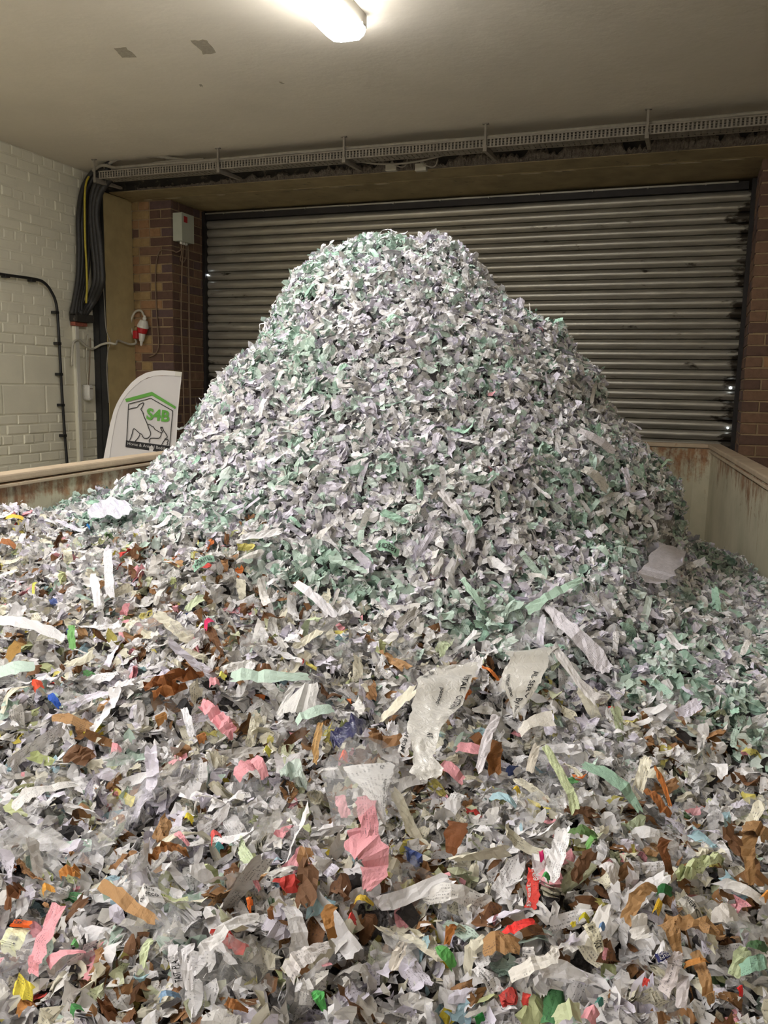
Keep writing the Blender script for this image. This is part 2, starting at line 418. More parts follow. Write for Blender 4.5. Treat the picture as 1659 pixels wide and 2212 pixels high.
# dust that has gathered along the lower lip of the beam
nx = 700; mb = MB(); xs = np.linspace(-4.3, 2.6, nx); rows = []
amp = .008+.058*np.clip((xs+3.9)/1.6, 0, 1)
hgt = amp*(1.0+1.3*vnoise(xs*16, xs*0+2)+.9*vnoise(xs*60, xs*0+9))
V = []
for j, (fy, fz) in enumerate([(0, 0), (-.02, .15), (-.035, .55), (-.02, .9), (0, 1.0)]):
    jit = rng.normal(0, .004, (nx, 2))*(0 if j in (0,) else 1)
    V += [(xs[i], 5.858+fy+jit[i, 0], 1.536+hgt[i]*fz+jit[i, 1]) for i in range(nx)]
mb.add(V, [(j*nx+i, j*nx+i+1, (j+1)*nx+i+1, (j+1)*nx+i) for j in range(4) for i in range(nx-1)])
tag(mb.build('dust', M['dust']), 'grey fluffy dust caked along the lower lip of the black ceiling beam', 'dust', kind='stuff')

# ---------------------------------------------------------------- roller shutter
door = tag(empty('door_1', (SHX0, SHY, FL)), kind='structure')
def dloc(o): o.parent = door; o.location = o.location-door.location; return o
prof = [(0.024, .0735), (.003, .0722), (-.002, .068), (-.009, .060), (-.0135, .050), (-.015, .040), (-.014, .030), (-.010, .020), (-.004, .011), (-.001, .006), (.004, .0035), (.024, .0015)]
def slat_me(x0, x1):
    v = [(x, p[0], p[1]) for x in (x0, x1) for p in prof]; n = len(prof)
    return mesh_data('slat', v, [(i, i+1, n+i+1, n+i) for i in range(n-1)], M['slat'], True)
smes = [slat_me(-2.28+a, 2.27+b) for a, b in ((0, 0), (.006, -.012), (-.004, .004))]
zt = 1.452
for k in range(48):
    o = link('slat', smes[k % 3], door)
    o.location = Vector(((SHX0+SHX1)/2, SHY+.004*(k % 2), zt-.075*(k+1)))-door.location
dloc(MB().box(SHX0+.03, SHX1-.05, SHY-.035, SHY+.02, zt, zt+.055).build('top_rail', M['rail_dark']))
dloc(MB().box(SHX0+.03, SHX1-.12, SHY-.040, SHY-.034, zt+.046, zt+.058).build('rail_edge', M['slat']))
for k in range(12):
    x = -4.0+k*.40
    dloc(MB().tube([(x, SHY-.052, zt+.048), (x, SHY-.03, zt+.048)], .009, 6).build('bolt', M['slat'], smooth=False))
dloc(MB().box(SHX0, SHX0+.028, SHY-.05, SHY+.03, FL, 1.52).build('guide_rail', M['rail_dark']))
dloc(MB().box(SHX1-.03, SHX1, SHY-.05, SHY+.03, FL, 1.52).build('guide_rail', M['rail_dark']))
for (px, py, r) in ((448, 594, .007), (1578, 838, .011), (1572, 925, .007)):          # daylight showing at worn slat ends
    p = at_y(px, py, SHY-.030)
    v = [(p[0]+r*a, SHY-.030, p[2]+r*b) for a, b in ((-1, -.3), (-.2, -.9), (.9, -.6), (1, .4), (.2, 1), (-.8, .7))]
    mb = MB().add(v+[(q[0], q[1]+.01, q[2]) for q in v], [tuple(range(6)), (11, 10, 9, 8, 7, 6)]+[(i, 6+i, 6+(i+1) % 6, (i+1) % 6) for i in range(6)])
    dloc(mb.build('daylight_gap', M['daylight']))

# ---------------------------------------------------------------- lamps
def lamp(x, y0, power, label):
    t = empty('ceiling_lamp', (x, y0+.76, CE), label, 'lamp', 'fluorescent batten lamps in a row on the ceiling')
    L = 1.52
    MB().box(-.088, .088, -L/2, L/2, -.062, 0, .004).build('body', M['lamp_body'], t)
    prof = [(-.080, -.0605), (-.094, -.064), (-.094, -.085), (-.062, -.108), (.062, -.108), (.094, -.085), (.094, -.064), (.080, -.0605)]
    v = []
    for yy, sc in ((-L/2-.01, .72), (-L/2+.035, 1), (L/2-.035, 1), (L/2+.01, .72)):
        v += [(a*sc, yy, -.07+(b+.07)*sc) for a, b in prof]
    fs = [tuple(range(8))[::-1], tuple(range(24, 32))]+[(q*8+i, q*8+(i+1) % 8, q*8+8+(i+1) % 8, q*8+8+i) for q in range(3) for i in range(8)]
    mt = M['lamp'] if power == LAMPS[0][2] else glow('lit_diffuser', (1.0, .985, .975, 1), LAMP_POWER*power)
    MB().add(v, fs).build('diffuser', mt, t)
    for yy in (-L/2+.10, L/2-.05):
        for sx in (-1, 1):
            MB().box(sx*.088-.006, sx*.088+.006, yy-.015, yy+.015, -.085, -.05).build('clip', M['lamp_body'], t)
labels = ['white fluorescent batten lamp glowing on the ceiling above the paper heap',
          'white fluorescent batten lamp on the ceiling above the near end of the container',
          'unseen fluorescent fill lamp added on the ceiling near the front wall', 'unseen fluorescent fill lamp added over the aisle by the white wall', 'unseen fluorescent fill lamp added by the white wall near the front wall',
          'unseen fluorescent fill lamp added right of the container by the front wall']
for (x, y0, pw), lb in zip(LAMPS, labels): lamp(x, y0, pw, lb)
print('STAGE room')
# ---------------------------------------------------------------- cable tray hung under the ceiling
tray = empty('cable_tray', (-2.0, 5.6, 1.60), 'long dusty perforated steel cable tray hung under the ceiling before the beam', 'cable tray')
def sub(o, p): o.parent = p; o.location = o.location-p.location; return o
TX0, TX1, TY0, TY1 = -4.40, 2.6, 5.50, 5.66
mb = MB(); mb.box(TX0, TX1, TY1-.004, TY1, 1.575, 1.60)
mb.box(TX0, TX1, TY0-.012, TY0-.002, 1.595, 1.602); mb.box(TX0, TX1, TY0-.012, TY0-.002, 1.545, 1.552)
sub(mb.build('tray_lip', M['tray']), tray)
# slotted web: small bars between two rails leave real holes
mb = MB(); x = TX0
while x < TX1:
    step = .024
    mb.box(x, x+.012, TY0-.006, TY0-.003, 1.552, 1.595); x += step
mb.box(TX0, TX1, TY0-.007, TY0-.002, 1.566, 1.569); mb.box(TX0, TX1, TY0-.007, TY0-.002, 1.580, 1.583)
tag(sub(mb.build('slotted_web', M['tray']), tray), kind='stuff')
mb = MB(); x = TX0
while x < TX1:
    mb.box(x, x+.028, TY0, TY1, 1.560, 1.563); x += .036
for yy in (TY0, TY0+.05, TY0+.105, TY1-.01): mb.box(TX0, TX1, yy, yy+.012, 1.559, 1.564)
tag(sub(mb.build('slotted_floor', M['tray']), tray), kind='stuff')
for hx in (-4.43, -3.335, -2.344, -1.355, -.355, .66, 1.66):
    b_ = MB().box(hx-.007, hx+.007, TY0-.024, TY0-.014, 1.53, CE).box(hx-.02, hx+.02, TY0-.03, TY0-.01, CE-.006, CE-.0005)
    hb = sub(b_.build('hanger', M['tray']), tray)
    a_ = MB(); a_.add([(hx-.012, TY0-.022, 1.556), (hx+.012, TY0-.022, 1.556), (hx-.012, 5.80, 1.556), (hx+.012, 5.80, 1.556),
                       (hx-.012, TY0-.022, 1.520), (hx+.012, TY0-.022, 1.520), (hx-.012, 5.80, 1.538), (hx+.012, 5.80, 1.538)],
                      [(0,1,3,2), (4,6,7,5), (0,4,5,1), (2,3,7,6), (0,2,6,4), (1,5,7,3)])
    sub(a_.build('bracket_arm', M['tray']), tray)
def cable(pts, r, mat, label, cat='cable', group=None, name='cable', n=8, k=6):
    o = MB().tube(smooth_path(pts, k), r, n).build(name, M[mat], smooth=True)
    return tag(o, label, cat, group)
GT = 'cables lying along the tray'
wob = lambda s: rng.normal(0, s)
for i, (yy, zz, r, lb) in enumerate([(5.512, 1.618, .014, 'thick dusty grey cable nearest the front lip of the tray'),
                                     (5.56, 1.622, .011, 'grey cable second from the front in the overhead tray'),
                                     (5.60, 1.614, .009, 'thin grey cable third from the front in the overhead tray')]):
    cable([(x, yy+wob(.006), zz+wob(.004)) for x in np.arange(-4.25, 2.7, .35)], r, 'cable_grey', lb, group=GT)
# cable that bulges up to the ceiling at the left, and the one that dips under it
cable([at_y(x, y, 5.56) for x, y in ((225, 362), (250, 346), (285, 338.5), (340, 338), (390, 345), (430, 347), (480, 344))], .013, 'cable_grey', 'grey cable bowed up against the ceiling above the left end of the tray')
cable([at_y(x, y, 5.53) for x, y in ((200, 368), (222, 357), (250, 363), (290, 361), (345, 352), (400, 347), (440, 345))], .013, 'cable_grey', 'grey cable dipping under the bowed one at the left end of the tray')
# loose cable sagging to the two junction boxes
cable([at_y(x, y, 5.70) for x, y in ((775, 349), (815, 354), (855, 354), (900, 349), (940, 340), (965, 334), (1010, 330))], .007, 'cable_grey', 'thin loose cable sagging below the tray above two small junction boxes')
for x, lb in ((846, 'left of two dusty white junction boxes on the beam under the tray'), (910, 'right of two dusty white junction boxes on the beam under the tray')):
    p = at_y(x, 362, 5.835)
    t = empty('junction_box', p, lb, 'junction box', 'junction boxes on the beam')
    MB().box(-.042, .042, -.02, .022, -.026, .026, .006).build('body', M['cable_white'], t)
    MB().tube([(.0, 0, .026), (.0, 0, .040)], .009, 8).build('gland', M['cable_white'], t)
for x0_, lb in ((855, 'short looped tail of cable between the two junction boxes'), (920, 'short looped tail of cable right of the junction boxes')):
    cable([at_y(x0_+a, 352+b, 5.80) for a, b in ((-8, -4), (0, 5), (14, 9), (22, 4), (26, -10))], .005, 'cable_grey', lb)

# ---- bundle of black cables coming off the tray and down the corner
lpath = lambda dx, dz=0: [(-4.30, 5.56, 1.60+dz), (-4.52, 5.58, 1.585+dz*.5), (-4.64+dx*.2, 5.60, 1.50), (-4.70, 5.59, 1.36)]
names = ['outermost black cable of the bundle bending down the corner', 'second black cable in the left half of the corner bundle',
         'third black cable in the left half of the corner bundle', 'innermost black cable in the left half of the corner bundle']
GB = 'black cables bundled in the corner'
for i, (a, lb) in enumerate(zip((0, 1, 2, 3), names)):
    dx = a*8
    px = [(238-i*2, 352+i*6), (205+i*5, 368+i*7), (180+i*7, 405+i*7), (170+i*7, 470), (171+i*7, 540), (169+i*6, 600), (161+i*5, 650), (155+i*7, 678)]
    P = [at_x(x, y, -4.70+.01*(i % 2)) for x, y in px]; P[0] = at_y(*px[0], 5.56); P[1] = (np.array(at_y(*px[1], 5.58))+np.array(P[1]))/2
    cable(P, .021-.003*(i % 2), 'cable_black', lb, group=GB)
names2 = ['leftmost black cable in the right half of the corner bundle', 'middle black cable in the right half of the corner bundle', 'rightmost bulging black cable of the corner bundle']
for i, lb in enumerate(names2):
    px = [(232+i*6, 372+i*4), (206+i*6, 400+i*8), (197+i*6, 450+i*6), (200+i*8, 520), (206+i*7, 570), (205+i*8, 610), (190+i*7, 650), (172+i*6, 679)]
    P = [at_y(x, y, 5.66-.02*i) for x, y in px]
    P[-1] = at_x(*px[-1], -4.69)
    P[-2] = (at_x(*px[-2], -4.69)+np.array(P[-2]))/2
    cable(P, .023, 'cable_black', lb, group=GB)
cable([at_x(x, y, -4.655) for x, y in ((205, 372), (190, 385), (184, 410), (183, 460), (184, 520), (186, 556), (187, 580), (188, 620), (186, 655))], .0085, 'cable_yellow', 'thin yellow and green earth cable running down the corner bundle')
p = at_x(172, 688, -4.72)
mb = MB(); mb.box(p[0]-.028, p[0]+.05, p[1]-.09, p[1]+.12, p[2]-.03, p[2]+.035, .01)
o = mb.build('wall_opening_seal', M['dark_steel']); tag(o, 'blackened wall opening where the corner cable bundle ends', 'seal')
M['brick_raw'] = simple('broken_brick', (150, 84, 66), .9, .3, 30, bmp=.7)
MB().box(p[0]-.03, p[0]+.02, p[1]-.08, p[1]+.07, p[2]-.062, p[2]-.03, .008).build('broken_brick', M['brick_raw'], None).parent = o
q = COL.objects['broken_brick']; q.location = q.location-o.location

# ---- black conduit with clips on the white wall
pts = [(-4.72, 4.1, .74)]+[at_x(x, y, -4.72) for x, y in ((0, 592), (75, 603), (97, 612), (112, 632), (121, 655), (125, 690), (129, 760), (134, 850), (140, 940), (145, 1004))]
pts.append(pts[-1]+np.array([0, .01, -.5]))
cond = empty('wall_conduit', pts[5], 'black cable clipped along the white wall and down behind the container', 'cable')
sub(MB().tube(smooth_path(pts, 8), .011, 8).build('cable_run', M['clip'], smooth=True), cond)
for x, y in ((15, 597), (71, 606), (121.5, 675), (126.5, 742), (130, 808.5), (134, 875), (138.5, 941), (142, 1004)):
    q = at_x(x, y, -4.72)
    sub(MB().box(q[0]-.03, q[0]+.016, q[1]-.026, q[1]+.016, q[2]-.011, q[2]+.011, .003).build('clip', M['clip']), cond)
# slim white trunking, grey cable over it, motion sensor
tr = [at_x(x, y, -4.742) for x, y in ((157, 690), (160, 760), (166, 860), (172, 1000))]; tr.append(tr[-1]+np.array([0, 0, -.4]))
t = empty('cable_trunking', tr[1], 'slim white plastic trunking running down the white wall by the corner', 'trunking')
mb = MB()
yv = tr[1][1]
mb.box(-4.752, -4.725, yv-.004, yv+.045, -1.2, tr[0][2])
sub(mb.build('channel', M['whitewash']), t)
sub(MB().box(-4.725, -4.719, yv+.002, yv+.039, -1.2, tr[0][2]-.004).build('cover', M['pvc']), t)
cable([at_x(x, y, -4.715) for x, y in ((155.5, 790), (156, 760), (158, 742), (165, 735), (173, 736), (183, 745), (193, 752), (199, 754))]+[at_y(x, y, 5.77) for x, y in ((206, 751), (220, 744), (236, 741))]
      + [at_y(x, y, 5.79) for x, y in ((250, 743),)] + [(-4.59, 5.92, .345), (-4.585, 6.06, .325), (-4.56, 6.12, .345)] + [at_y(x, y, 6.14) for x, y in ((285, 715), (283, 695), (291, 675), (304, 671), (311, 682), (312, 690))],
      .0095, 'cable_white', 'pale grey cable looping from the white wall over the column to the red plug')
sp_ = at_x(190, 848, -4.72)
t = empty('motion_sensor', sp_, 'small rounded white motion sensor on the wall beside the black column', 'sensor')
prof2 = [(-.03, .052), (-.022, .064), (.022, .064), (.03, .052), (.033, -.02), (.026, -.052), (.014, -.066), (-.014, -.066), (-.026, -.052), (-.033, -.02)]
v = [(-.03, a, b) for a, b in prof2]+[(.022, a, b) for a, b in prof2]+[(.036, a*.72, b*.78) for a, b in prof2]
MB().add(v, [tuple(range(20, 30))]+[(q*10+i, q*10+(i+1) % 10, q*10+10+(i+1) % 10, q*10+10+i) for q in (0, 1) for i in range(10)]).build('housing', M['pvc'], t)
MB().box(.030, .038, -.018, .018, .030, .036).build('lens_slot', M['cable_brown'], t)
cable([sp_+np.array(q) for q in ((0.0, 0, .06), (0.0, .003, .14), (0, -.01, .22), (0, .0, .33), (0, .02, .48))], .004, 'cable_white', 'thin white wire hanging above the motion sensor')
cable([sp_+np.array(q) for q in ((0.004, 0.004, .062), (0.0, .03, .2), (0, .045, .36), (-.0, .05, .45))], .004, 'cable_brown', 'thin taupe wire slanting up from the motion sensor')

# ---- control box on the reveal, its wires, and the red industrial plug on the left pier
cb = empty('control_box', (-4.22, 6.29, 1.31), 'grey metal control box with a red sticker high on the brick reveal', 'control box')
MB().box(.0, .085, -.09, .09, -.115, .115, .004).build('housing', M['box_grey'], cb)
MB().box(.085, .092, -.092, .092, -.117, .117, .003).build('lid', M['box_grey'], cb)
MB().box(.092, .0935, -.062, -.010, .040, .090).build('sticker', M['red'], cb)
MB().box(.02, .06, .09, .112, -.06, .005, .003).build('side_switch', M['pvc'], cb)
for yy in (-.045, -.008, .03):
    MB().tube([(.05, yy, -.115), (.05, yy, -.135)], .013, 8).build('gland', M['pvc'], cb)
cable([(-4.17, 6.245, 1.18), (-4.17, 6.243, 1.13), (-4.20, 6.22, 1.105), (-4.205, 6.175, 1.11), (-4.28, 6.165, 1.12), (-4.33, 6.165, 1.11), (-4.36, 6.165, 1.05), (-4.38, 6.165, .9), (-4.375, 6.165, .6), (-4.36, 6.165, .35), (-4.385, 6.165, .26), (-4.46, 6.165, .22)], .0055, 'cable_brown', 'taupe wire running from the control box down the brick pier past the plug')
cable([(-4.17, 6.282, 1.18), (-4.19, 6.285, 1.0), (-4.205, 6.28, .6), (-4.205, 6.29, .2), (-4.205, 6.30, -.3), (-4.205, 6.31, -.9)], .006, 'cable_brown', 'taupe wire running straight down the brick reveal below the control box')
cable([(-4.17, 6.32, 1.18), (-4.18, 6.33, 1.08), (-4.19, 6.30, 1.03), (-4.19, 6.26, 1.05), (-4.17, 6.25, 1.10), (-4.17, 6.25, 1.17)], .005, 'cable_brown', 'short taupe wire loop hanging under the control box')
cable([(-4.205, 6.40, 1.35), (-4.205, 6.405, .8), (-4.205, 6.40, .2), (-4.205, 6.41, -.8)], .008, 'cable_brown', 'straight brown pipe on the reveal between control box and shutter rail')
cable([at_y(x, y, 5.79) for x, y in ((222, 600), (226, 660), (229, 710), (238, 738), (233, 760), (231, 800), (235, 870))], .004, 'cable_grey', 'thin grey wire hanging down the face of the black column')

pl = at_y(306, 722, 6.12)
t = empty('wall_plug', pl, 'red and white industrial plug coupled to a socket on the brick pier', 'plug')
def lathe(name, prof, mat, ax=(0, 0, 1), off=(0, 0, 0), n=14, tilt=0.0):
    mb = MB(); ct, st = math.cos(tilt), math.sin(tilt); v = []
    for z_, r_ in prof:
        for i in range(n):
            a = 2*math.pi*i/n; x_, y_ = r_*math.cos(a), r_*math.sin(a)
            v.append((off[0]+x_*ct+z_*st, off[1]+y_, off[2]-x_*st+z_*ct))
    fs = [(q*n+i, q*n+(i+1) % n, q*n+n+(i+1) % n, q*n+n+i) for q in range(len(prof)-1) for i in range(n)]
    fs += [tuple(range(n))[::-1], tuple((len(prof)-1)*n+i for i in range(n))]
    return mb.add(v, fs).build(name, mat, t, smooth=False)
lathe('socket_body', [(.052, .044), (.058, .050), (.070, .050), (.115, .034), (.122, .026)], M['pvc'], tilt=.22)
lathe('gland', [(.12, .012), (.128, .017), (.143, .017), (.150, .010), (.162, .009)], M['pvc'], off=(.004, 0, 0), tilt=.22)
lathe('red_collar', [(.008, .036), (.014, .042), (.048, .046), (.054, .044)], M['red'], tilt=.22)
lathe('plug_body', [(-.10, .006), (-.092, .009), (-.062, .014), (-.058, .021), (-.03, .026), (.0, .030), (.012, .031)], M['pvc'], off=(.004, 0, 0), tilt=.12)
MB().box(-.058, -.012, -.052, -.012, -.042, .030, .012).build('red_flap', M['red'], t)

# ---------------------------------------------------------------- feather flag
FN = np.array([-math.sin(.42), math.cos(.42), 0.0]); FD = 6.05
_r = ray(300, 900); FP0 = _r*((FD)/(_r@FN))
def fpt(cx, cy, off=0.0):
    r_ = ray(200+cx/6.636, 780+cy/6.636); return r_*((FD-off)/(r_@FN))
flag = empty('feather_flag', (FP0[0], FP0[1], FL), 'white feather flag with green roof logo and horse drawing behind the container', 'flag')
def fmesh(name, polys, mat, off, thick=.0):
    """polys: list of (points, faces) in the picture plane of the flag cloth"""
    mb = MB()
    for pts_, fs_ in polys: mb.add([fpt(x, y, off) for x, y in pts_], fs_)
    o = mb.build(name, mat); o.parent = flag; o.location = o.location-flag.location; return o
outer = [(110, 1700), (150, 1430), (200, 1170), (250, 900), (300, 720), (345, 610), (400, 510), (470, 410), (560, 305), (650, 230), (760, 170), (880, 140), (1000, 132), (1180, 145), (1282, 158)]
inner = [(200, 1700), (235, 1430), (270, 1180), (312, 930), (350, 750), (390, 640), (440, 550), (510, 455), (600, 365), (690, 290), (790, 238), (890, 212), (1000, 206), (1180, 212), (1274, 222)]
right = [(1150, 1700), (1165, 1500), (1185, 1330), (1200, 1170), (1212, 950), (1222, 750), (1240, 560), (1255, 400), (1270, 280), (1274, 222)]
def strip_poly(a, b): n = len(a); return (a+b, [(i, i+1, n+i+1, n+i) for i in range(n-1)])
# cloth: fill between the inner curve and the right edge by rows
from bisect import bisect
def interp_curve(c, y):
    ys = [p[1] for p in c]; xs = [p[0] for p in c]; return float(np.interp(y, ys[::-1], xs[::-1]))
rows = list(np.linspace(1690, 214, 26)); V = []; nc = 9
for y in rows:
    xl = interp_curve(inner[:13], y); xr = interp_curve(right, max(y, 222))
    V += [(xl+(xr-xl)*j/(nc-1), y) for j in range(nc)]
mb = MB()
def cloth_off(x, y): return .006*math.sin(x*.006+y*.002)
for th in (0, .003):
    mb.add([fpt(x, y, cloth_off(x, y)-th) for x, y in V], [(i*nc+j, i*nc+j+1, (i+1)*nc+j+1, (i+1)*nc+j) for i in range(len(rows)-1) for j in range(nc-1)])
o = mb.build('cloth', M['flag'], smooth=True); o.parent = flag; o.location = o.location-flag.location
def fm2(name, polys, mat, off=.008):
    mb = MB()
    for pts_, fs_ in polys: mb.add([fpt(x, y, cloth_off(x, y)+off) for x, y in pts_], fs_)
    o = mb.build(name, mat); o.parent = flag; o.location = o.location-flag.location; return o
mb = MB()
for th in (.004, -.008):
    a_, f_ = strip_poly(outer, inner); mb.add([fpt(x, y, cloth_off(x, y)+th) for x, y in a_], f_)
n = len(outer)
mb.add([fpt(x, y, cloth_off(x, y)+.004) for x, y in outer]+[fpt(x, y, cloth_off(x, y)-.008) for x, y in outer], [(i, i+1, n+i+1, n+i) for i in range(n-1)])
o = mb.build('pole_sleeve', M['flag_edge']); o.parent = flag; o.location = o.location-flag.location
fm2('hem', [strip_poly([(x-16, y) for x, y in right], right)], M['flag_edge'], .005)
fm2('corner_patch', [([(1185, 145), (1282, 158), (1276, 222), (1180, 212)], [(0, 1, 2, 3)])], M['pvc'], .008)
mb = MB().tube([fpt(1160, 1690, -.01), fpt(1160, 1690, -.01)*[1, 1, 0]+[0, 0, FL+.05]], .012, 8)
o = mb.build('pole', M['cable_grey']); o.parent = flag; o.location = o.location-flag.location
pb = fpt(1160, 1690, -.01); 
mb = MB().box(pb[0]-.25, pb[0]+.25, pb[1]-.03, pb[1]+.03, FL, FL+.03).box(pb[0]-.03, pb[0]+.03, pb[1]-.25, pb[1]+.25, FL, FL+.03)
o = mb.build('base', M['black_steel']); o.parent = flag; o.location = o.location-flag.location
MB_ = None
# mast along the sleeve down to the base
o = MB().tube([fpt(150, 1560, -.003), fpt(110, 1700, -.003), pb*[1, 1, 0]+[0, 0, FL+.04]], .009, 8).build('mast', M['cable_grey']); o.parent = flag; o.location = o.location-flag.location
# printed logo
fm2('green_roof', [([(468, 542), (850, 440), (1196, 655), (1184, 688), (848, 492), (478, 586)], [(0, 1, 4, 5), (1, 2, 3, 4)])], M['ink_green'])
def stroke(pts_, w, closed=False):
    P = [np.array(p, float) for p in pts_]
    if closed: P.append(P[0])
    L_, R_ = [], []
    for i, p in enumerate(P):
        t_ = P[min(i+1, len(P)-1)]-P[max(i-1, 0)]; t_ /= np.linalg.norm(t_)+1e-9; n_ = np.array([-t_[1], t_[0]])*w/2
        L_.append(tuple(p+n_)); R_.append(tuple(p-n_))
    n_ = len(P); return (L_+R_, [(i, i+1, n_+i+1, n_+i) for i in range(n_-1)])
def curvy(pts_, k=5): return [tuple(p) for p in smooth_path([np.array(p, float) for p in pts_], k)]
S1 = [stroke(a, 11) for a in ([(488, 1150), (515, 615)], [(515, 615), (835, 533)], [(835, 533), (1148, 712)], [(1148, 712), (1104, 1215)])]
S1.append(stroke(curvy([(515, 690), (590, 672), (640, 660), (668, 625), (728, 598), (718, 650), (693, 690), (722, 735)]), 11))
S1.append(stroke(curvy([(722, 735), (735, 790), (775, 880), (800, 950), (832, 1030), (822, 1070), (785, 1105), (735, 1103), (700, 1048), (672, 1035), (640, 1005), (598, 970), (578, 990), (560, 1065), (530, 1140)]), 11))
S1.append(stroke(curvy([(682, 1040), (665, 1080), (640, 1115), (608, 1150)]), 11))
S1.append(stroke(curvy([(788, 910), (815, 908), (850, 935), (875, 945), (890, 975), (930, 1000), (985, 1032)]), 11))
S1.append(stroke(curvy([(985, 1032), (1000, 1010), (975, 965), (980, 945), (990, 965), (997, 945), (1020, 1000), (1050, 1040), (1070, 1085), (1055, 1105), (1030, 1120)]), 11))
S1.append(stroke(curvy([(985, 1035), (975, 1075), (945, 1105), (850, 1105), (815, 1125), (812, 1170)]), 11))
S1.append(stroke(curvy([(990, 1200), (1010, 1165), (1035, 1130), (1070, 1122), (1084, 1145), (1070, 1165), (1078, 1185), (1060, 1205)]), 11))
S1.append(([(715, 740), (735, 745), (732, 770), (720, 765)], [(0, 1, 2, 3)]))
fm2('house_and_animals', S1, M['ink_black'])
fm2('caption_bar', [([(478, 1135), (1115, 1218), (1100, 1325), (472, 1232)], [(0, 1, 2, 3)])], M['ink_black'], .007)

_txt = {}
def text_flat(s, bold=0.0):
    """letter shapes as flat triangles, normalised so that the word fills the unit square"""
    if (s, bold) in _txt: return _txt[(s, bold)]
    cu = bpy.data.curves.new('word', 'FONT'); cu.body = s; cu.offset = bold; cu.resolution_u = 3
    ob = bpy.data.objects.new('word', cu); COL.objects.link(ob)
    dg = bpy.context.evaluated_depsgraph_get(); ev = ob.evaluated_get(dg); me = ev.to_mesh()
    v = np.array([list(p.co[:2]) for p in me.vertices]); f = [tuple(p.vertices) for p in me.polygons]; ev.to_mesh_clear()
    bpy.data.objects.remove(ob); bpy.data.curves.remove(cu)
    mn, mx = v.min(0), v.max(0); asp = (mx[0]-mn[0])/(mx[1]-mn[1])
    _txt[(s, bold)] = ((v-mn)/(mx-mn), f, asp); return _txt[(s, bold)]
def text_in_quad(s, TL, TR, BR, BL, bold=0.0):
    v, f, _ = text_flat(s, bold); TL, TR, BR, BL = [np.array(q, float) for q in (TL, TR, BR, BL)]
    P = [(BL*(1-x)+BR*x)*(1-y)+(TL*(1-x)+TR*x)*y for x, y in v]
    return ([tuple(p) for p in P], f)
fm2('letters', [text_in_quad('S4B', (780, 668), (1112, 712), (1098, 880), (768, 838), .035)], M['ink_green'])
fm2('caption', [text_in_quad('Horse & Animal Bedding', (504, 1160), (1100, 1240), (1096, 1296), (500, 1212), .0)], M['ink_white'], .0095)
fm2('lower_words', [text_in_quad('TAFRAS', (235, 1384), (400, 1389), (400, 1423), (235, 1418), .02)], M['ink_black'])

def reparent(o, newp):
    o.location = o.location-newp.location; o.parent = newp
_cl = [c for c in flag.children if c.name.startswith('cloth')][0]
for c in list(flag.children):
    if c.name.split('.')[0] in ('green_roof', 'house_and_animals', 'caption_bar', 'letters', 'caption', 'lower_words', 'hem', 'corner_patch'): reparent(c, _cl)
_ld = [c for c in cb.children if c.name.startswith('lid')][0]
for c in list(cb.children):
    if c.name.startswith('sticker'): reparent(c, _ld)
_hg = [c for c in tray.children if c.name.startswith('hanger')]
for c in [c for c in tray.children if c.name.startswith('bracket_arm')]:
    reparent(c, min(_hg, key=lambda h: abs(h.location.x-c.location.x)))

# ---------------------------------------------------------------- container (frame turned by YC)
YC = 0.07912; cC, sC = math.cos(YC), math.sin(YC)
def c2w(u_, v_, z_=0.0): return np.array([cC*u_-sC*v_, sC*u_+cC*v_, z_])
CM = np.array([[cC, sC, 0], [-sC, cC, 0], [0, 0, 1]])
UL, UR, VB, VF, RIM = -2.09, .62, 5.93, -1.6, -.335
cont = empty('container', c2w((UL+UR)/2, (VB+VF)/2, FL), 'large open steel container with rusty pale green walls holding the shredded paper', 'container')
cont.rotation_euler = (0, 0, YC)
cu0, cv0 = (UL+UR)/2, (VB+VF)/2
def cpart(name, mb, mat, smooth=False):
    v = np.array(mb.v)-np.array([cu0, cv0, FL]); me = mesh_data(name, v, mb.f, mat, smooth)
    o = link(name, me, cont); return o
T = .05
cpart('side_wall', MB().box(UL-T, UL, VF, VB+T, FL+.12, RIM-.032), M['container'])
cpart('side_wall', MB().box(UR, UR+T, VF, VB+T, FL+.12, RIM-.032), M['container'])
cpart('end_wall', MB().box(UL, UR, VB, VB+T, FL+.12, RIM-.032), M['container'])
cpart('bottom_plate', MB().box(UL-T, UR+T, VF, VB+T, FL+.06, FL+.12), M['container'])
for a, b2 in (((UL-T-.03, UL+.005), (VF, VB+T)), ((UR-.005, UR+T+.03), (VF, VB+T))):
    cpart('top_rail', MB().box(a[0], a[1], b2[0], b2[1]+.03, RIM-.028, RIM, .007), M['rim'])
    s_ = UL+.002 if a[0] < -1 else UR-.014
    cpart('weld_strip', MB().box(s_, s_+.012, VF, VB, RIM-.046, RIM-.034, .003), M['rim'])
cpart('top_rail', MB().box(UL+.005, UR-.005, VB-.005, VB+T+.03, RIM-.028, RIM, .007), M['rim'])
for vv in np.arange(VF+.5, VB, .62):
    cpart('rib', MB().box(UL-T-.06, UL-T, vv-.03, vv+.03, FL+.12, RIM-.032), M['container'])
    cpart('rib', MB().box(UR+T, UR+T+.06, vv-.03, vv+.03, FL+.12, RIM-.032), M['container'])
cpart('corner_post', MB().add([(UR, VB-.11, FL+.12), (UR-.09, VB, FL+.12), (UR, VB, FL+.12), (UR, VB-.11, RIM-.03), (UR-.09, VB, RIM-.03), (UR, VB, RIM-.03)], [(0, 1, 4, 3), (1, 2, 5, 4), (2, 0, 3, 5), (3, 4, 5), (2, 1, 0)]), M['container'])
for vv in (-1.2, 1.5, 4.5):
    cpart('skid', MB().box(UL, UR, vv-.08, vv+.08, FL, FL+.06), M['black_steel'])
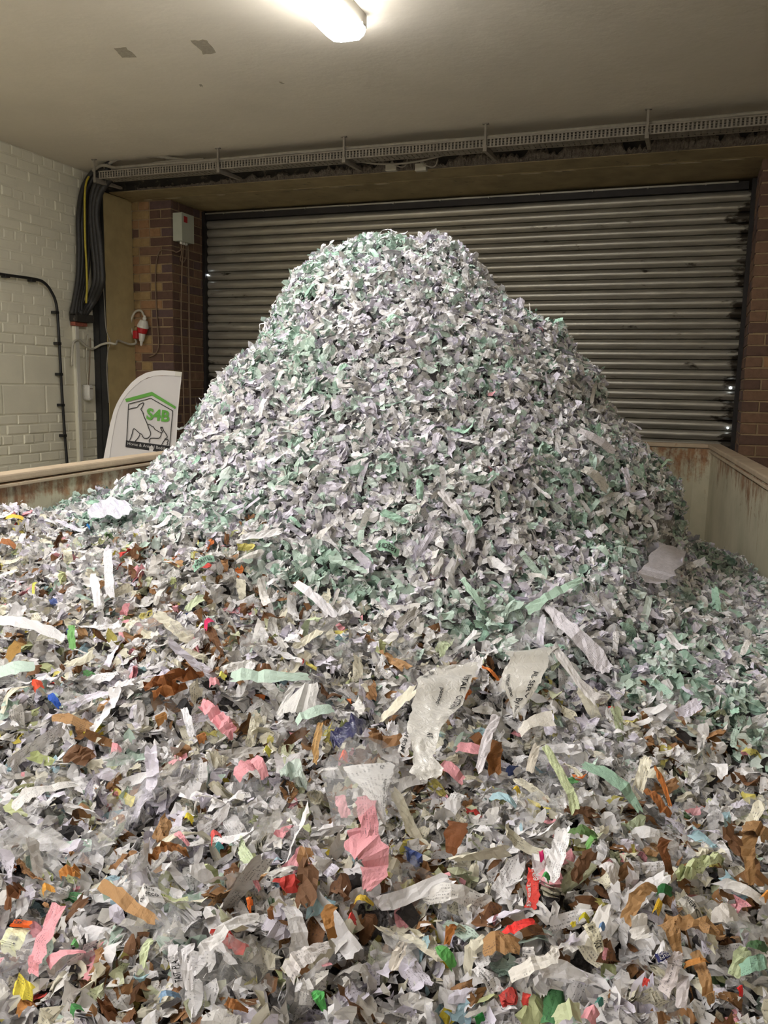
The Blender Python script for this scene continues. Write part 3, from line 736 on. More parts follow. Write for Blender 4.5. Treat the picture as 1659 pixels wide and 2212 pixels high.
print('STAGE container')
# ---------------------------------------------------------------- the heap surface (container frame u, v)
AP = np.array([-.93, 3.4]); AD = AP/np.hypot(*AP); AR = np.array([AD[1], -AD[0]])
PL_ = np.array([(0, .59), (.148, .565), (.281, .525), (.396, .44), (.453, .325), (.55, .11), (.62, .07), (.70, -.01), (.78, -.15), (.868, -.30), (.98, -.43), (1.131, -.50), (1.274, -.56), (1.477, -.56), (3, -.56)])
PR_ = np.array([(0, .59), (.224, .58), (.312, .51), (.372, .435), (.452, .36), (.571, .29), (.69, .235), (.762, .12), (.845, .05), (.875, -.09), (1.004, -.22), (1.089, -.28), (1.17, -.34), (1.21, -.56), (1.25, -.68), (1.424, -.74), (1.6, -.76), (2.0, -.95), (3, -1.08)])
PF_ = np.array([(0, .59), (.15, .56), (.32, .44), (.5, .29), (.75, .07), (1.0, -.15), (1.25, -.36), (1.45, -.50), (1.65, -.60), (2.0, -.68), (2.6, -.74), (4.5, -.78)])
PB_ = np.array([(0, .59), (.2, .53), (.6, .2), (1.2, -.35), (1.7, -.75), (2.1, -.95), (3.0, -1.0)])
def heap_h(u_, v_, detail=1.0):
    u_ = np.asarray(u_, float); v_ = np.asarray(v_, float)
    du, dv = u_-AP[0], v_-AP[1]; r_ = np.hypot(du, dv)+1e-6
    cr = (du*AR[0]+dv*AR[1])/r_; cf = -(du*AD[0]+dv*AD[1])/r_
    wR = np.clip(cr, 0, 1)**2; wL = np.clip(-cr, 0, 1)**2; wF = np.clip(cf, 0, 1)**2; wB = np.clip(-cf, 0, 1)**2
    f = lambda P: np.interp(r_, P[:, 0], P[:, 1])
    z_ = wR*f(PR_)+wL*f(PL_)+wF*f(PF_)+wB*f(PB_)
    # the far left shelf of mixed shreds against the wall
    left = np.clip((-1.25-u_)/.6, 0, 1); left = left*left*(3-2*left); nearv = np.clip((v_-1.3)/1.0, 0, 1)*np.clip((4.2-v_)/.8, 0, 1)
    shelf = -.72+.22*nearv*nearv*(3-2*nearv)
    z_ = np.where(shelf > z_, z_+(shelf-z_)*left, z_)
    lump = .10*vnoise(u_*2.6+3.1, v_*2.6)+.05*vnoise(u_*6+9, v_*6+4)
    k = np.clip((r_-.55)/.5, .12, 1)
    z_ = z_+lump*k
    return z_+detail*(.045*vnoise(u_*12, v_*12)+.026*vnoise(u_*29+5, v_*29))
def heap_n(u_, v_):
    e = .012; gx = (heap_h(u_+e, v_)-heap_h(u_-e, v_))/(2*e); gy = (heap_h(u_, v_+e)-heap_h(u_, v_-e))/(2*e)
    n_ = np.stack([-gx, -gy, np.ones_like(gx)], -1); return n_/np.linalg.norm(n_, axis=-1, keepdims=True)
def heap_pt(x, y, off=.03):
    """the point of the heap surface seen along a picture ray, in container coordinates"""
    d_ = CM @ ray(x, y); d_ /= np.linalg.norm(d_)
    t_ = np.arange(.6, 7.5, .01); P = t_[:, None]*d_[None]
    hh = heap_h(P[:, 0], P[:, 1], 0)+off; hit = np.nonzero(P[:, 2] < hh)[0]
    if len(hit) == 0: return P[300]
    i = hit[0]; lo, hi = t_[max(i-1, 0)], t_[i]
    for _ in range(8):
        md = (lo+hi)/2; p_ = md*d_
        if p_[2] < heap_h(p_[0], p_[1], 0)+off: hi = md
        else: lo = md
    return hi*d_
def to_world(P):
    P = np.asarray(P); return np.stack([cC*P[..., 0]-sC*P[..., 1], sC*P[..., 0]+cC*P[..., 1], P[..., 2]], -1)

# packed body of the heap under the loose shreds
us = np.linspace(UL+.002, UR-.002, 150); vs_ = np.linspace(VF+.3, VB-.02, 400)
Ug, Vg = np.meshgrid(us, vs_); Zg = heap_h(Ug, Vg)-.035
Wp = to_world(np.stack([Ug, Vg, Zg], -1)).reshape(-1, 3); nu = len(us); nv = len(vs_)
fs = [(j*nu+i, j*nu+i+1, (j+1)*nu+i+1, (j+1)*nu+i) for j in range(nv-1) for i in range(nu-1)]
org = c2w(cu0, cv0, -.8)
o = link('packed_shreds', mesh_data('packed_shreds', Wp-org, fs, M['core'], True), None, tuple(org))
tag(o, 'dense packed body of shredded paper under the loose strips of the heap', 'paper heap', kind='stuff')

# ---------------------------------------------------------------- piece shapes (metres, flat in x-y, z up)
def crease(nx, ny, L_, Wd, hinge, curl, crum, twist, rag, rg):
    ds = L_/(nx-1); th = np.cumsum(np.concatenate([[0], rg.normal(0, hinge, nx-2)*(rg.random(nx-2) < .6)+curl*ds/L_])) if nx > 2 else np.zeros(1)
    th = th-th.mean(); x = np.concatenate([[0], np.cumsum(np.cos(th)*ds)]); z = np.concatenate([[0], np.cumsum(np.sin(th)*ds)])
    x -= x.mean(); z -= z.mean()
    t = np.linspace(-.5, .5, ny)
    wv = Wd*(1+rg.normal(0, rag, (nx, 1))*np.array([1.0 if (j in (0, ny-1)) else .3 for j in range(ny)])[None])
    wv[0] *= rg.uniform(.35, 1); wv[-1] *= rg.uniform(.35, 1)
    yy = wv*t[None]; tw = twist*(np.linspace(-.5, .5, nx))[:, None]; cup = rg.normal(0, .35)
    zl = cup*Wd*(t[None]**2-.08)+rg.normal(0, crum, (nx, ny))
    Y = yy*np.cos(tw)-zl*np.sin(tw); Z = yy*np.sin(tw)+zl*np.cos(tw)
    X = x[:, None]+rg.normal(0, crum*.8, (nx, ny)); X[0] += rg.normal(0, Wd*.16, ny); X[-1] += rg.normal(0, Wd*.16, ny)
    V_ = np.stack([X, Y+0*X, Z+z[:, None]], -1).reshape(-1, 3)
    uu = np.linspace(0, L_, nx)[:, None]+0*t[None]; vv = (t*Wd)[None]+0*uu
    return V_, np.stack([uu, vv], -1).reshape(-1, 2)*1000
def grid_faces(nx, ny, base=0): return [(base+i*ny+j, base+(i+1)*ny+j, base+(i+1)*ny+j+1, base+i*ny+j+1) for i in range(nx-1) for j in range(ny-1)]
LR = np.random.default_rng(21)
def lib_strip(K, Lr, Wr, nx=8, ny=3, hinge=.45, crum=.0016):
    out = [crease(nx, ny, LR.uniform(*Lr), LR.uniform(*Wr), hinge*LR.uniform(.4, 1.6), LR.normal(0, 1.1), crum, LR.normal(0, .9), .09, LR) for _ in range(K)]
    return np.array([a for a, b in out]), np.array([b for a, b in out]), grid_faces(nx, ny)
def lib_wad(K, Lr, Wr, layers=4, nx=5, ny=3):
    Vs, Us = [], []
    for _ in range(K):
        L_, Wd = LR.uniform(*Lr), LR.uniform(*Wr); v0, u0 = crease(nx, ny, L_, Wd, .55, LR.normal(0, 1.2), .0012, LR.normal(0, .7), .08, LR)
        vv, uu = [], []
        sp0 = LR.uniform(.0016, .0034)
        for q in range(layers):
            w_ = v0.copy(); w_[:, 2] += (q-layers/2)*sp0+LR.normal(0, .0011, len(w_)); w_[:, 0] = w_[:, 0]*LR.uniform(.86, 1.06)+LR.normal(0, .0022); w_[:, 1] = w_[:, 1]*LR.uniform(.88, 1.08)+LR.normal(0, .0016)
            vv.append(w_); uu.append(u0+q*37)
        Vs.append(np.concatenate(vv)); Us.append(np.concatenate(uu))
    f = []
    for q in range(layers): f += grid_faces(nx, ny, q*nx*ny)
    return np.array(Vs), np.array(Us), f
def lib_ball(K, Sr, n=6, amp=.3):
    Vs, Us = [], []
    for _ in range(K):
        s_ = LR.uniform(*Sr); v0, u0 = crease(n, n, s_*1.3, s_, .75, LR.normal(0, 2.2), s_*.07, LR.normal(0, 1.2), .22, LR)
        Vs.append(v0); Us.append(u0)
    return np.array(Vs), np.array(Us), grid_faces(n, n)
LIB = {'short': lib_strip(90, (.030, .062), (.014, .024), 6, 3), 'long': lib_strip(70, (.065, .125), (.016, .024), 10, 3, .35),
       'chip': lib_strip(90, (.016, .036), (.013, .026), 4, 4, .5, .0022), 'wad': lib_wad(90, (.026, .060), (.014, .024)),
       'ball': lib_ball(90, (.022, .040)), 'bit': lib_strip(60, (.008, .016), (.004, .012), 3, 2, .6, .001),
       'film': lib_ball(60, (.04, .09), 7)}

def random_frames(nrm, tilt, rg, down=.0):
    n_ = nrm+rg.normal(0, 1, nrm.shape)*tilt[:, None]; n_ /= np.linalg.norm(n_, axis=1, keepdims=True)
    a = rg.normal(0, 1, nrm.shape); a[:, 2] -= down; a -= n_*(a*n_).sum(1, keepdims=True); a /= np.linalg.norm(a, axis=1, keepdims=True)
    return np.stack([a, np.cross(n_, a), n_], -1)          # columns = local axes
def build_stuff(name, sets, mat, label, cat):
    """sets: list of (kind, positions, frames, scales, colours)"""
    AV, AF, AC, AU = [], [], [], []; base = 0
    for kind, pos, R_, sc, colr in sets:
        LV, LU, LF = LIB[kind]; n = len(pos)
        if n == 0: continue
        idx = rng.integers(0, len(LV), n); v0 = LV[idx]*sc[:, None, None]
        w_ = np.einsum('nij,nkj->nki', R_, v0)+pos[:, None, :]
        w_[..., 0] = np.clip(w_[..., 0], UL+.004, UR-.004)
        K = v0.shape[1]; f = np.array(LF)[None]+(base+np.arange(n)*K)[:, None, None]
        AV.append(to_world(w_).reshape(-1, 3)); AF.append(f.reshape(-1, 4)); base += n*K
        AC.append(np.repeat(colr, K, 0)); r_ = rng.random(n)
        AU.append(np.concatenate([LU[idx]*sc[:, None, None], np.repeat(r_[:, None, None], K, 1)], -1).reshape(-1, 3))
    V_, F_, C_, U_ = [np.concatenate(a) for a in (AV, AF, AC, AU)]
    og = V_.mean(0); V_ = V_-og
    me = bpy.data.meshes.new(name); me.vertices.add(len(V_)); me.vertices.foreach_set('co', V_.astype(np.float32).ravel())
    me.loops.add(F_.size); me.loops.foreach_set('vertex_index', F_.astype(np.int32).ravel())
    me.polygons.add(len(F_)); me.polygons.foreach_set('loop_start', np.arange(0, F_.size, 4, dtype=np.int32))
    me.polygons.foreach_set('use_smooth', rng.random(len(F_)) < 0)
    a = me.attributes.new('col', 'FLOAT_COLOR', 'POINT'); a.data.foreach_set('color', np.concatenate([C_, np.ones((len(C_), 1))], 1).astype(np.float32).ravel())
    a = me.attributes.new('luv', 'FLOAT_VECTOR', 'POINT'); a.data.foreach_set('vector', U_.astype(np.float32).ravel())
    me.materials.append(mat); me.update(calc_edges=True)
    o = link(name, me, None, tuple(map(float, og))); tag(o, label, cat, kind='stuff')
    print('STUFF', name, len(F_)*2, 'tris'); return o

# colours
WHITE, OFFW, LAV, MINT, CREAM = (232, 230, 232), (222, 219, 216), (220, 215, 228), (190, 210, 198), (226, 221, 202)
def palette(tab, n, rg, jit=.05):
    cs = np.array([lin(c) for c, w_ in tab]); w_ = np.array([w_ for c, w_ in tab], float); i = rg.choice(len(cs), n, p=w_/w_.sum())
    return np.clip(cs[i]*(1+rg.normal(0, jit, (n, 1))), 0, 1)
P_HEAP = [(WHITE, 34), (OFFW, 16), (LAV, 22), (MINT, 15), ((166, 192, 178), 7), ((206, 218, 212), 9), ((228, 170, 178), .12), ((156, 110, 60), .1)]
P_MIX = [(WHITE, 40), (OFFW, 24), (LAV, 12), (CREAM, 8), (MINT, 4), ((200, 196, 190), 7), ((158, 118, 80), 2.4), ((124, 88, 60), 1.5), ((192, 198, 150), 2.2), ((226, 214, 120), .7),
         ((216, 196, 70), .35), ((224, 160, 168), .5), ((206, 80, 74), .3), ((216, 124, 66), .25), ((80, 98, 150), .15), ((160, 188, 200), .9), ((90, 146, 96), .2), ((96, 122, 84), .2), ((70, 68, 70), 1.0), ((196, 70, 110), .08)]
P_HEAP = [(WHITE, 38), (OFFW, 18), (LAV, 24), (MINT, 7), ((166, 192, 178), 3), ((206, 218, 212), 8), ((228, 170, 178), .12)]
P_HEAP2 = [(WHITE, 20), (OFFW, 8), (LAV, 8), (MINT, 28), ((160, 188, 173), 14), ((206, 218, 212), 14)]
P_MIX2 = [(WHITE, 26), (OFFW, 18), (CREAM, 12), ((158, 118, 80), 7), ((124, 88, 60), 5), ((192, 196, 166), 6), ((224, 160, 168), 2), ((200, 190, 110), 1.5), ((60, 56, 56), 3)]
# line between the green-white paper (beyond) and the mixed shreds (near side), in the container frame
MIXL = np.array([(-2.2, 2.45), (-1.75, 2.35), (-1.35, 2.10), (-1.0, 2.00), (-.6, 1.97), (-.2, 1.90), (.1, 1.80), (.35, 1.62), (.7, 1.50)])
def mixness(u_, v_): return np.interp(u_, MIXL[:, 0], MIXL[:, 1])-v_

# ---------------------------------------------------------------- hand-placed scraps, each read from the photograph and laid on the heap
HERO_CELLS = set()
def mark(P, r_=.012):
    for p_ in P.reshape(-1, 3): HERO_CELLS.add((int(math.floor(p_[0]/.02)), int(math.floor(p_[1]/.02))))
def scrap(name, cat, label, pairs, rgb, mat='paper_obj', off=.045, arch=.012, crum=.0009, sub_n=4, ny=5, text=None, group=None, lift=0.0):
    """pairs of picture points across the scrap from one end to the other; text: (word, s0, s1, t0, t1, flip)"""
    rg = np.random.default_rng(abs(hash(label)) % 1000 if False else sum(map(ord, label)))
    A_ = np.array([heap_pt(*p, off) for p, q in pairs]); B_ = np.array([heap_pt(*q, off) for p, q in pairs])
    # straighten depth jumps: a sheet bridges hollows
    ns = (len(pairs)-1)*sub_n+1; s_ = np.linspace(0, len(pairs)-1, ns)
    ip = lambda Q: np.stack([np.interp(s_, np.arange(len(pairs)), Q[:, k]) for k in range(3)], -1)
    A2, B2 = ip(A_), ip(B_); t_ = np.linspace(0, 1, ny)
    G = A2[:, None]*(1-t_)[None, :, None]+B2[:, None]*t_[None, :, None]
    nrm = np.array([0, -.45, .9]); lp = np.linspace(0, 1, ns)
    G = G+nrm[None, None]*(arch*np.sin(np.pi*lp)[:, None, None]+lift)+nrm[None, None]*(rg.normal(0, crum, (ns, ny))[..., None])
    fold = np.zeros(ns)
    for _ in range(max(1, ns//5)):
        c_ = rg.uniform(0, 1); fold += rg.choice([-1, 1])*.006*np.exp(-((lp-c_)/.05)**2)
    G = G+nrm[None, None]*fold[:, None, None]
    ra = .40 if mat == 'film' else (.16 if mat == 'gloss_white' else .22)
    G[:, 0] += (G[:, 0]-G[:, 1])*ra*rg.normal(0, 1, (ns, 1)); G[:, -1] += (G[:, -1]-G[:, -2])*ra*rg.normal(0, 1, (ns, 1))
    G[0] += (G[0]-G[1])*ra*rg.normal(0, 1, (ny, 1)); G[-1] += (G[-1]-G[-2])*ra*rg.normal(0, 1, (ny, 1))
    mark(G)
    Wd = to_world(G.reshape(-1, 3)); og = Wd.mean(0)
    me = mesh_data(name, Wd-og, grid_faces(ns, ny), M[mat], mat != 'paper_obj')
    ln = np.linalg.norm(G[1:, ny//2]-G[:-1, ny//2], axis=1).sum(); wd_ = np.linalg.norm(G[:, -1]-G[:, 0], axis=1).mean()
    luv = np.stack([np.repeat(lp*ln*1000, ny), np.tile(t_*wd_*1000, ns), np.zeros(ns*ny)], -1)
    a = me.attributes.new('luv', 'FLOAT_VECTOR', 'POINT'); a.data.foreach_set('vector', luv.astype(np.float32).ravel())
    o = link(name, me, None, tuple(map(float, og))); o.color = L4(rgb); tag(o, label, cat, group)
    if text:
        for word, s0, s1, t0, t1, ink in text:
            vt, ft, _ = text_flat(word, .012)
            out = []
            for x_, y_ in vt:
                ss = (s0+(s1-s0)*x_)*(ns-1); tt = (t0+(t1-t0)*y_)*(ny-1)
                i = int(min(max(math.floor(ss), 0), ns-2)); j = int(min(max(math.floor(tt), 0), ny-2)); a_, b_ = ss-i, tt-j
                p_ = (G[i, j]*(1-a_)+G[i+1, j]*a_)*(1-b_)+(G[i, j+1]*(1-a_)+G[i+1, j+1]*a_)*b_
                out.append(to_world(p_+nrm*.0022)-og)
            link('printed_words', mesh_data('printed_words', out, ft, M[ink]), o)
    return o
def strip_px(pts, w_):
    """centre line in picture points and picture width -> pairs"""
    P = [np.array(p, float) for p in pts]; out = []
    for i, p in enumerate(P):
        t_ = P[min(i+1, len(P)-1)]-P[max(i-1, 0)]; t_ /= np.linalg.norm(t_); n_ = np.array([-t_[1], t_[0]])
        ww = w_[i] if hasattr(w_, '__len__') else w_
        out.append((tuple(p-n_*ww/2), tuple(p+n_*ww/2)))
    return out
C8 = lambda x, y: (600+x/2.37, 1250+y/2.37)
PINK, RED, KRAFT, KDARK, ORNG, YEL, GRN, NAVY, PALEG, SKY = (228, 160, 168), (212, 72, 64), (166, 128, 86), (132, 96, 62), (224, 118, 54), (218, 200, 84), (92, 154, 88), (40, 42, 92), (206, 214, 180), (160, 190, 200)
GPK, GKR, GCO, GFL, GWH = 'pink paper scraps', 'brown kraft and cardboard scraps', 'small coloured paper scraps', 'clear and white plastic film scraps', 'large white paper strips'
# --- plastic film and white sheets
scrap('plastic_film_scrap', 'plastic film', 'large crescent of glossy white plastic film with printed words at the heap foot',
      [(C8(905, 450), C8(1028, 428)), (C8(780, 480), C8(1022, 470)), (C8(728, 530), C8(1005, 540)), (C8(712, 620), C8(975, 620)), (C8(680, 720), C8(905, 715)), (C8(665, 800), C8(842, 790)), (C8(690, 880), C8(815, 880)), (C8(702, 940), C8(800, 930)), (C8(672, 1005), C8(850, 985)), (C8(730, 1030), C8(838, 1012))],
      (226, 223, 217), 'gloss_white', off=.07, arch=.02, crum=.0016, ny=9, group=GFL,
      text=[('INSTAL', .17, .32, .82, .93, 'ink_black'), ('CYSTEN', .34, .42, .80, .95, 'ink_black'), ('posted', .30, .38, .42, .52, 'ink_black'), ('Roo Vend', .14, .24, .16, .05, 'ink_black'), ('AT', .60, .63, .6, .8, 'ink_black')])
scrap('plastic_film_scrap', 'plastic film', 'triangular printed white plastic sheet hanging right of the glossy crescent',
      [(C8(1150, 372), C8(1440, 352)), (C8(1195, 420), C8(1392, 405)), (C8(1150, 500), C8(1370, 480)), (C8(1142, 560), C8(1345, 550)), (C8(1175, 610), C8(1300, 610)), (C8(1200, 670), C8(1240, 680)), (C8(1206, 712), C8(1214, 716))],
      (224, 221, 214), 'gloss_white', off=.06, ny=9, group=GFL, text=[('AL SERV', .33, .70, .72, .86, 'ink_black'), ('By Prio', .70, .9, .25, .7, 'ink_black'), ('nutrition 0800', .35, .68, .12, .22, 'ink_black')])
scrap('plastic_film_scrap', 'plastic film', 'crumpled clear film crown above the triangular printed sheet',
      [(C8(1120, 350), C8(1180, 395)), (C8(1200, 300), C8(1260, 390)), (C8(1300, 245), C8(1330, 365)), (C8(1370, 240), C8(1420, 370)), (C8(1440, 300), C8(1470, 380)), (C8(1500, 350), C8(1490, 400))],
      (226, 226, 226), 'film', off=.075, arch=.03, crum=.007, ny=7, group=GFL)
scrap('paper_sheet', 'paper', 'folded stiff white notepaper corner lying left of the navy film scrap',
      [((598, 1538), (602, 1548)), ((622, 1515), (612, 1542)), ((660, 1480), (640, 1541)), ((686, 1475), (684, 1535))], (224, 222, 220), off=.07, arch=.004, crum=.0008, group=GWH)
scrap('paper_sheet', 'paper', 'second white leaf peeling behind the folded notepaper corner',
      [((600, 1535), (608, 1540)), ((622, 1498), (634, 1505)), ((645, 1470), (668, 1478))], (214, 212, 210), off=.058, arch=.01, crum=.0008, group=GWH)
scrap('paper_sheet', 'paper', 'white triangular sheet with slanting printed lines below the crescent film',
      [(C8(325, 965), C8(586, 935)), (C8(380, 1040), C8(584, 1040)), (C8(430, 1110), C8(572, 1115)), (C8(490, 1180), C8(556, 1185)), (C8(540, 1250), C8(552, 1252))],
      (226, 224, 222), off=.06, ny=7, group=GWH, text=[('Roger Payner, Bucks Metal R', .28, .95, .80, .90, 'ink_black'), ('Transporter 20046', .35, .95, .92, .99, 'ink_black'), ('Cr', .06, .12, .75, .84, 'ink_black')])
scrap('plastic_film_scrap', 'plastic film', 'navy blue plastic film scrap with white creases below the white notepaper',
      [(C8(262, 815), C8(290, 880)), (C8(320, 790), C8(350, 868)), (C8(385, 745), C8(400, 840)), (C8(450, 720), C8(430, 800))], NAVY, 'gloss_white', off=.055, arch=.02, crum=.006, group=GFL)
scrap('plastic_film_scrap', 'plastic film', 'wide sheet of crinkled clear film on the left middle of the mixed shreds',
      [((150, 1880), (215, 1795)), ((215, 1870), (262, 1760)), ((280, 1830), (290, 1722)), ((318, 1790), (335, 1690)), ((330, 1740), (372, 1660)), ((395, 1690), (440, 1640))], (222, 220, 224), 'film', off=.055, arch=.03, crum=.006, ny=9, group=GFL)
scrap('plastic_film_scrap', 'plastic film', 'clear film sheet over the printed white triangular paper',
      [((690, 1655), (720, 1780)), ((740, 1635), (770, 1790)), ((800, 1620), (830, 1800)), ((862, 1625), (868, 1760))], (226, 226, 228), 'film', off=.068, arch=.03, crum=.005, ny=7, group=GFL)
scrap('plastic_film_scrap', 'plastic film', 'shiny clear film flap beside the long brown strip at lower left',
      [((330, 2035), (370, 2060)), ((360, 2000), (408, 2052)), ((398, 1960), (425, 2030)), ((412, 1935), (430, 1960))], (226, 226, 226), 'film', off=.06, arch=.03, crum=.006, ny=7, group=GFL)
scrap('plastic_film_scrap', 'plastic film', 'pale torn film over the mid slope at the right wall side of the heap',
      [((1392, 1150), (1440, 1110)), ((1398, 1195), (1470, 1130)), ((1390, 1235), (1482, 1165)), ((1384, 1252), (1478, 1195)), ((1398, 1260), (1448, 1245))], (226, 226, 226), 'film', off=.045, arch=.02, crum=.004, ny=7, group=GFL)
scrap('paper_sheet', 'paper', 'pale lavender ruled sheet under the torn film on the right slope',
      [((1424, 1172), (1484, 1190)), ((1402, 1205), (1470, 1228)), ((1386, 1245), (1440, 1258)), ((1394, 1258), (1425, 1262))], (222, 218, 228), off=.075, arch=.004, crum=.0006, group=GWH)
scrap('plastic_film_scrap', 'plastic film', 'milky clear film heap in the bottom centre foreground',
      [((420, 2130), (455, 2020)), ((480, 2150), (500, 2040)), ((540, 2160), (545, 2060)), ((590, 2150), (600, 2070))], (214, 212, 208), 'film', off=.05, arch=.03, crum=.008, ny=9, group=GFL)
scrap('plastic_film_scrap', 'plastic film', 'crinkled clear film corner at the bottom left edge',
      [((0, 2130), (0, 2050)), ((45, 2120), (50, 2040)), ((90, 2090), (85, 2060))], (214, 210, 214), 'film', off=.05, arch=.02, crum=.007, group=GFL)
# --- pink
def pk(label, pts, w_, **k): return scrap('pink_strip', 'paper', label, strip_px(pts, w_), PINK, group=GPK, **k)
pk('pink paper strip standing tallest above the forked pink piece in the centre', [(792, 1718), (796, 1760), (800, 1810)], [42, 42, 40], off=.065)
pk('pink forked strip with a torn point, lowest of the central pink pieces', [(752, 1812), (790, 1838), (812, 1855), (812, 1890), (790, 1922)], [40, 62, 70, 56, 22], off=.06)
pk('short pink strip slanting down left of the tall central one', [(734, 1718), (740, 1745), (748, 1765)], [20, 24, 20], off=.05)
pk('small pink tab between the tall central strip and the forked piece', [(768, 1790), (775, 1820)], [34, 40], off=.055)
pk('crinkled pink strip running down right from the brown cardboard clump', [(436, 1518), (462, 1545), (487, 1572), (505, 1585)], [28, 30, 34, 26], off=.055, crum=.004)
pk('pink bow shaped strip, left half with cut pointed end', [(548, 1652), (528, 1668), (510, 1682)], [28, 28, 26], off=.06)
pk('pink bow shaped strip, right half curling under white film', [(545, 1640), (562, 1655), (572, 1678)], [26, 26, 18], off=.06)
pk('pale pink chip above the crinkled pink strip', [(452, 1478), (474, 1475)], [16, 14], off=.055)
pk('pink strip lying across under the glossy film crescent', [C8(915, 872), C8(990, 888), C8(1072, 900)], [20, 22, 18], off=.055)
pk('pink strip leaving the bottom tip of the glossy film crescent', [C8(835, 950), C8(890, 1000), C8(950, 1035)], [22, 24, 20], off=.05)
pk('long flat pink strip at the lower left corner', [(126, 1953), (104, 2018), (82, 2070), (70, 2103)], [30, 30, 28, 24], off=.07, arch=.004, crum=.001)
pk('thin pink pointed strip lying right of the long flat pink one', [(104, 2085), (140, 2072), (185, 2056)], [26, 16, 6], off=.06)
pk('pink chip showing left of the mint wad on the left slope', [(240, 1620), (262, 1622)], [26, 12], off=.05)
pk('rose pink corner at the bottom edge of the picture beside a pale green sheet', [(1258, 2190), (1290, 2205)], [30, 34], off=.055)
pk('short pink strip on a wad in the left middle among brown scraps', [(378, 1800), (395, 1815), (408, 1826)], [12, 12, 8], off=.05)
pk('curled pink strip near the small orange leaf shaped scrap', [(548, 1898), (556, 1915), (562, 1925)], [12, 12, 8], off=.05)
pk('small faded pink stub beside the newsprint strip reading LOCK', [(1310, 2052), (1304, 2072)], [12, 10], off=.05)
# --- brown
def br(label, pts, w_, c=KRAFT, **k): return scrap('brown_strip', 'cardboard', label, strip_px(pts, w_), c, group=GKR, **k)
br('long straight kraft brown strip crossing the lower left mixed shreds', [(216, 1908), (255, 1935), (300, 1968), (336, 1992)], [26, 32, 32, 20], off=.065, arch=.003, crum=.0006)
br('flat tan strip on the left middle, bent at its left end', [(112, 1552), (150, 1562), (198, 1575)], [14, 22, 22], off=.055, crum=.001)
br('torn kraft envelope piece right of the centre foreground', [(1044, 2048), (1080, 2045), (1122, 2046)], [40, 46, 36], off=.06, crum=.001)
br('long brown board strip standing in the lower right hollow', [(1500, 2055), (1515, 2110), (1530, 2150), (1538, 2165)], [24, 26, 26, 16], off=.07, crum=.001)
br('curved brown strip rising into a point in the lower right clump', [(1436, 1992), (1450, 2020), (1464, 2062)], [34, 34, 20], off=.075)
br('wide brown fold arching over the lower right clump', [(1352, 1990), (1372, 1952), (1400, 1925), (1420, 1920)], [30, 34, 26, 16], off=.07)
br('brown band lying across the top of the lower right clump', [(1432, 1985), (1470, 2000), (1520, 2010), (1565, 2020)], [30, 28, 30, 18], off=.07, crum=.004)
br('thin orange brown sliver pointing right beside the board strip', [(1478, 2086), (1510, 2086), (1532, 2080)], [14, 12, 3], (196, 136, 72), off=.075)
br('dark brown strip slanting down in the middle right', [(1392, 1705), (1412, 1730), (1432, 1752), (1450, 1762)], [12, 16, 18, 12], (150, 92, 44), off=.06)
br('narrow rust brown splinter standing at the middle right', [(1414, 1655), (1426, 1690), (1448, 1740)], [5, 12, 8], (176, 104, 44), off=.065)
br('folded brown strip shaped like a hook at the right edge', [(1628, 1790), (1612, 1830), (1618, 1880), (1622, 1912)], [30, 34, 24, 14], off=.065)
br('broad brown wrap crossing at the right edge above the hooked strip', [(1606, 1785), (1635, 1795), (1658, 1812)], [22, 26, 30], off=.07)
br('dark brown bent strip in front of the right edge brown pieces', [(1440, 1812), (1428, 1840), (1440, 1870), (1450, 1888)], [26, 22, 18, 12], (124, 76, 42), off=.06)
br('brown board scrap in the shadow under the glossy crescent, left one', [C8(1120, 830), C8(1105, 920), C8(1115, 1010)], [26, 34, 26], (136, 88, 44), off=.04)
br('brown board scrap in the shadow under the glossy crescent, right one', [C8(1000, 800), C8(1030, 850), C8(1050, 900)], [24, 26, 18], (128, 82, 42), off=.035)
br('deep brown torn flap in the dark hollow of the centre foreground', [(990, 1775), (985, 1810), (975, 1842)], [40, 44, 26], (120, 72, 38), off=.035)
br('tall tan folded strip left of the navy film scrap', [(692, 1560), (690, 1590), (683, 1625), (680, 1650)], [12, 16, 16, 10], (186, 148, 96), off=.065)
br('dark crumpled cardboard clump behind the crinkled pink strip', [(312, 1482), (350, 1476), (395, 1468), (440, 1455)], [22, 30, 24, 14], (128, 78, 40), off=.06, crum=.007)
br('second crumpled cardboard clump above the black scrap', [(330, 1500), (365, 1498), (402, 1482)], [16, 22, 14], (150, 96, 52), off=.06, crum=.007)
br('small brown board chip left of the pale notepad scrap', [(345, 1545), (352, 1560)], [22, 26], (166, 118, 66), off=.055)
br('brown chip at the far left edge by the rusty wall', [(0, 1170), (18, 1176), (34, 1182)], [14, 14, 10], (150, 96, 56), off=.055)
br('olive brown folded card at the left edge of the middle', [(16, 1428), (38, 1408), (50, 1390)], [18, 26, 10], (162, 124, 62), off=.06)
br('brown board bundle edge in the left middle beside a cream cube scrap', [(322, 1862), (345, 1848), (372, 1836), (402, 1842)], [10, 18, 20, 18], (140, 92, 48), off=.06, crum=.004)
br('small orange brown scrap over the pink strip at lower left', [(130, 1893), (152, 1888), (172, 1886)], [18, 26, 20], (186, 128, 66), off=.06, crum=.003)
br('flat light orange card chip at lower left', [(92, 1928), (118, 1922)], [16, 14], (220, 160, 72), off=.055, crum=.0005)
br('crumpled dark brown paper at the left edge of the lower part', [(14, 1965), (40, 1935), (50, 1915)], [24, 26, 16], (120, 78, 48), off=.055, crum=.006)
br('brown wedge under the yellow scrap at the bottom left', [(38, 2195), (60, 2180), (78, 2172)], [12, 20, 10], (170, 116, 62), off=.055)
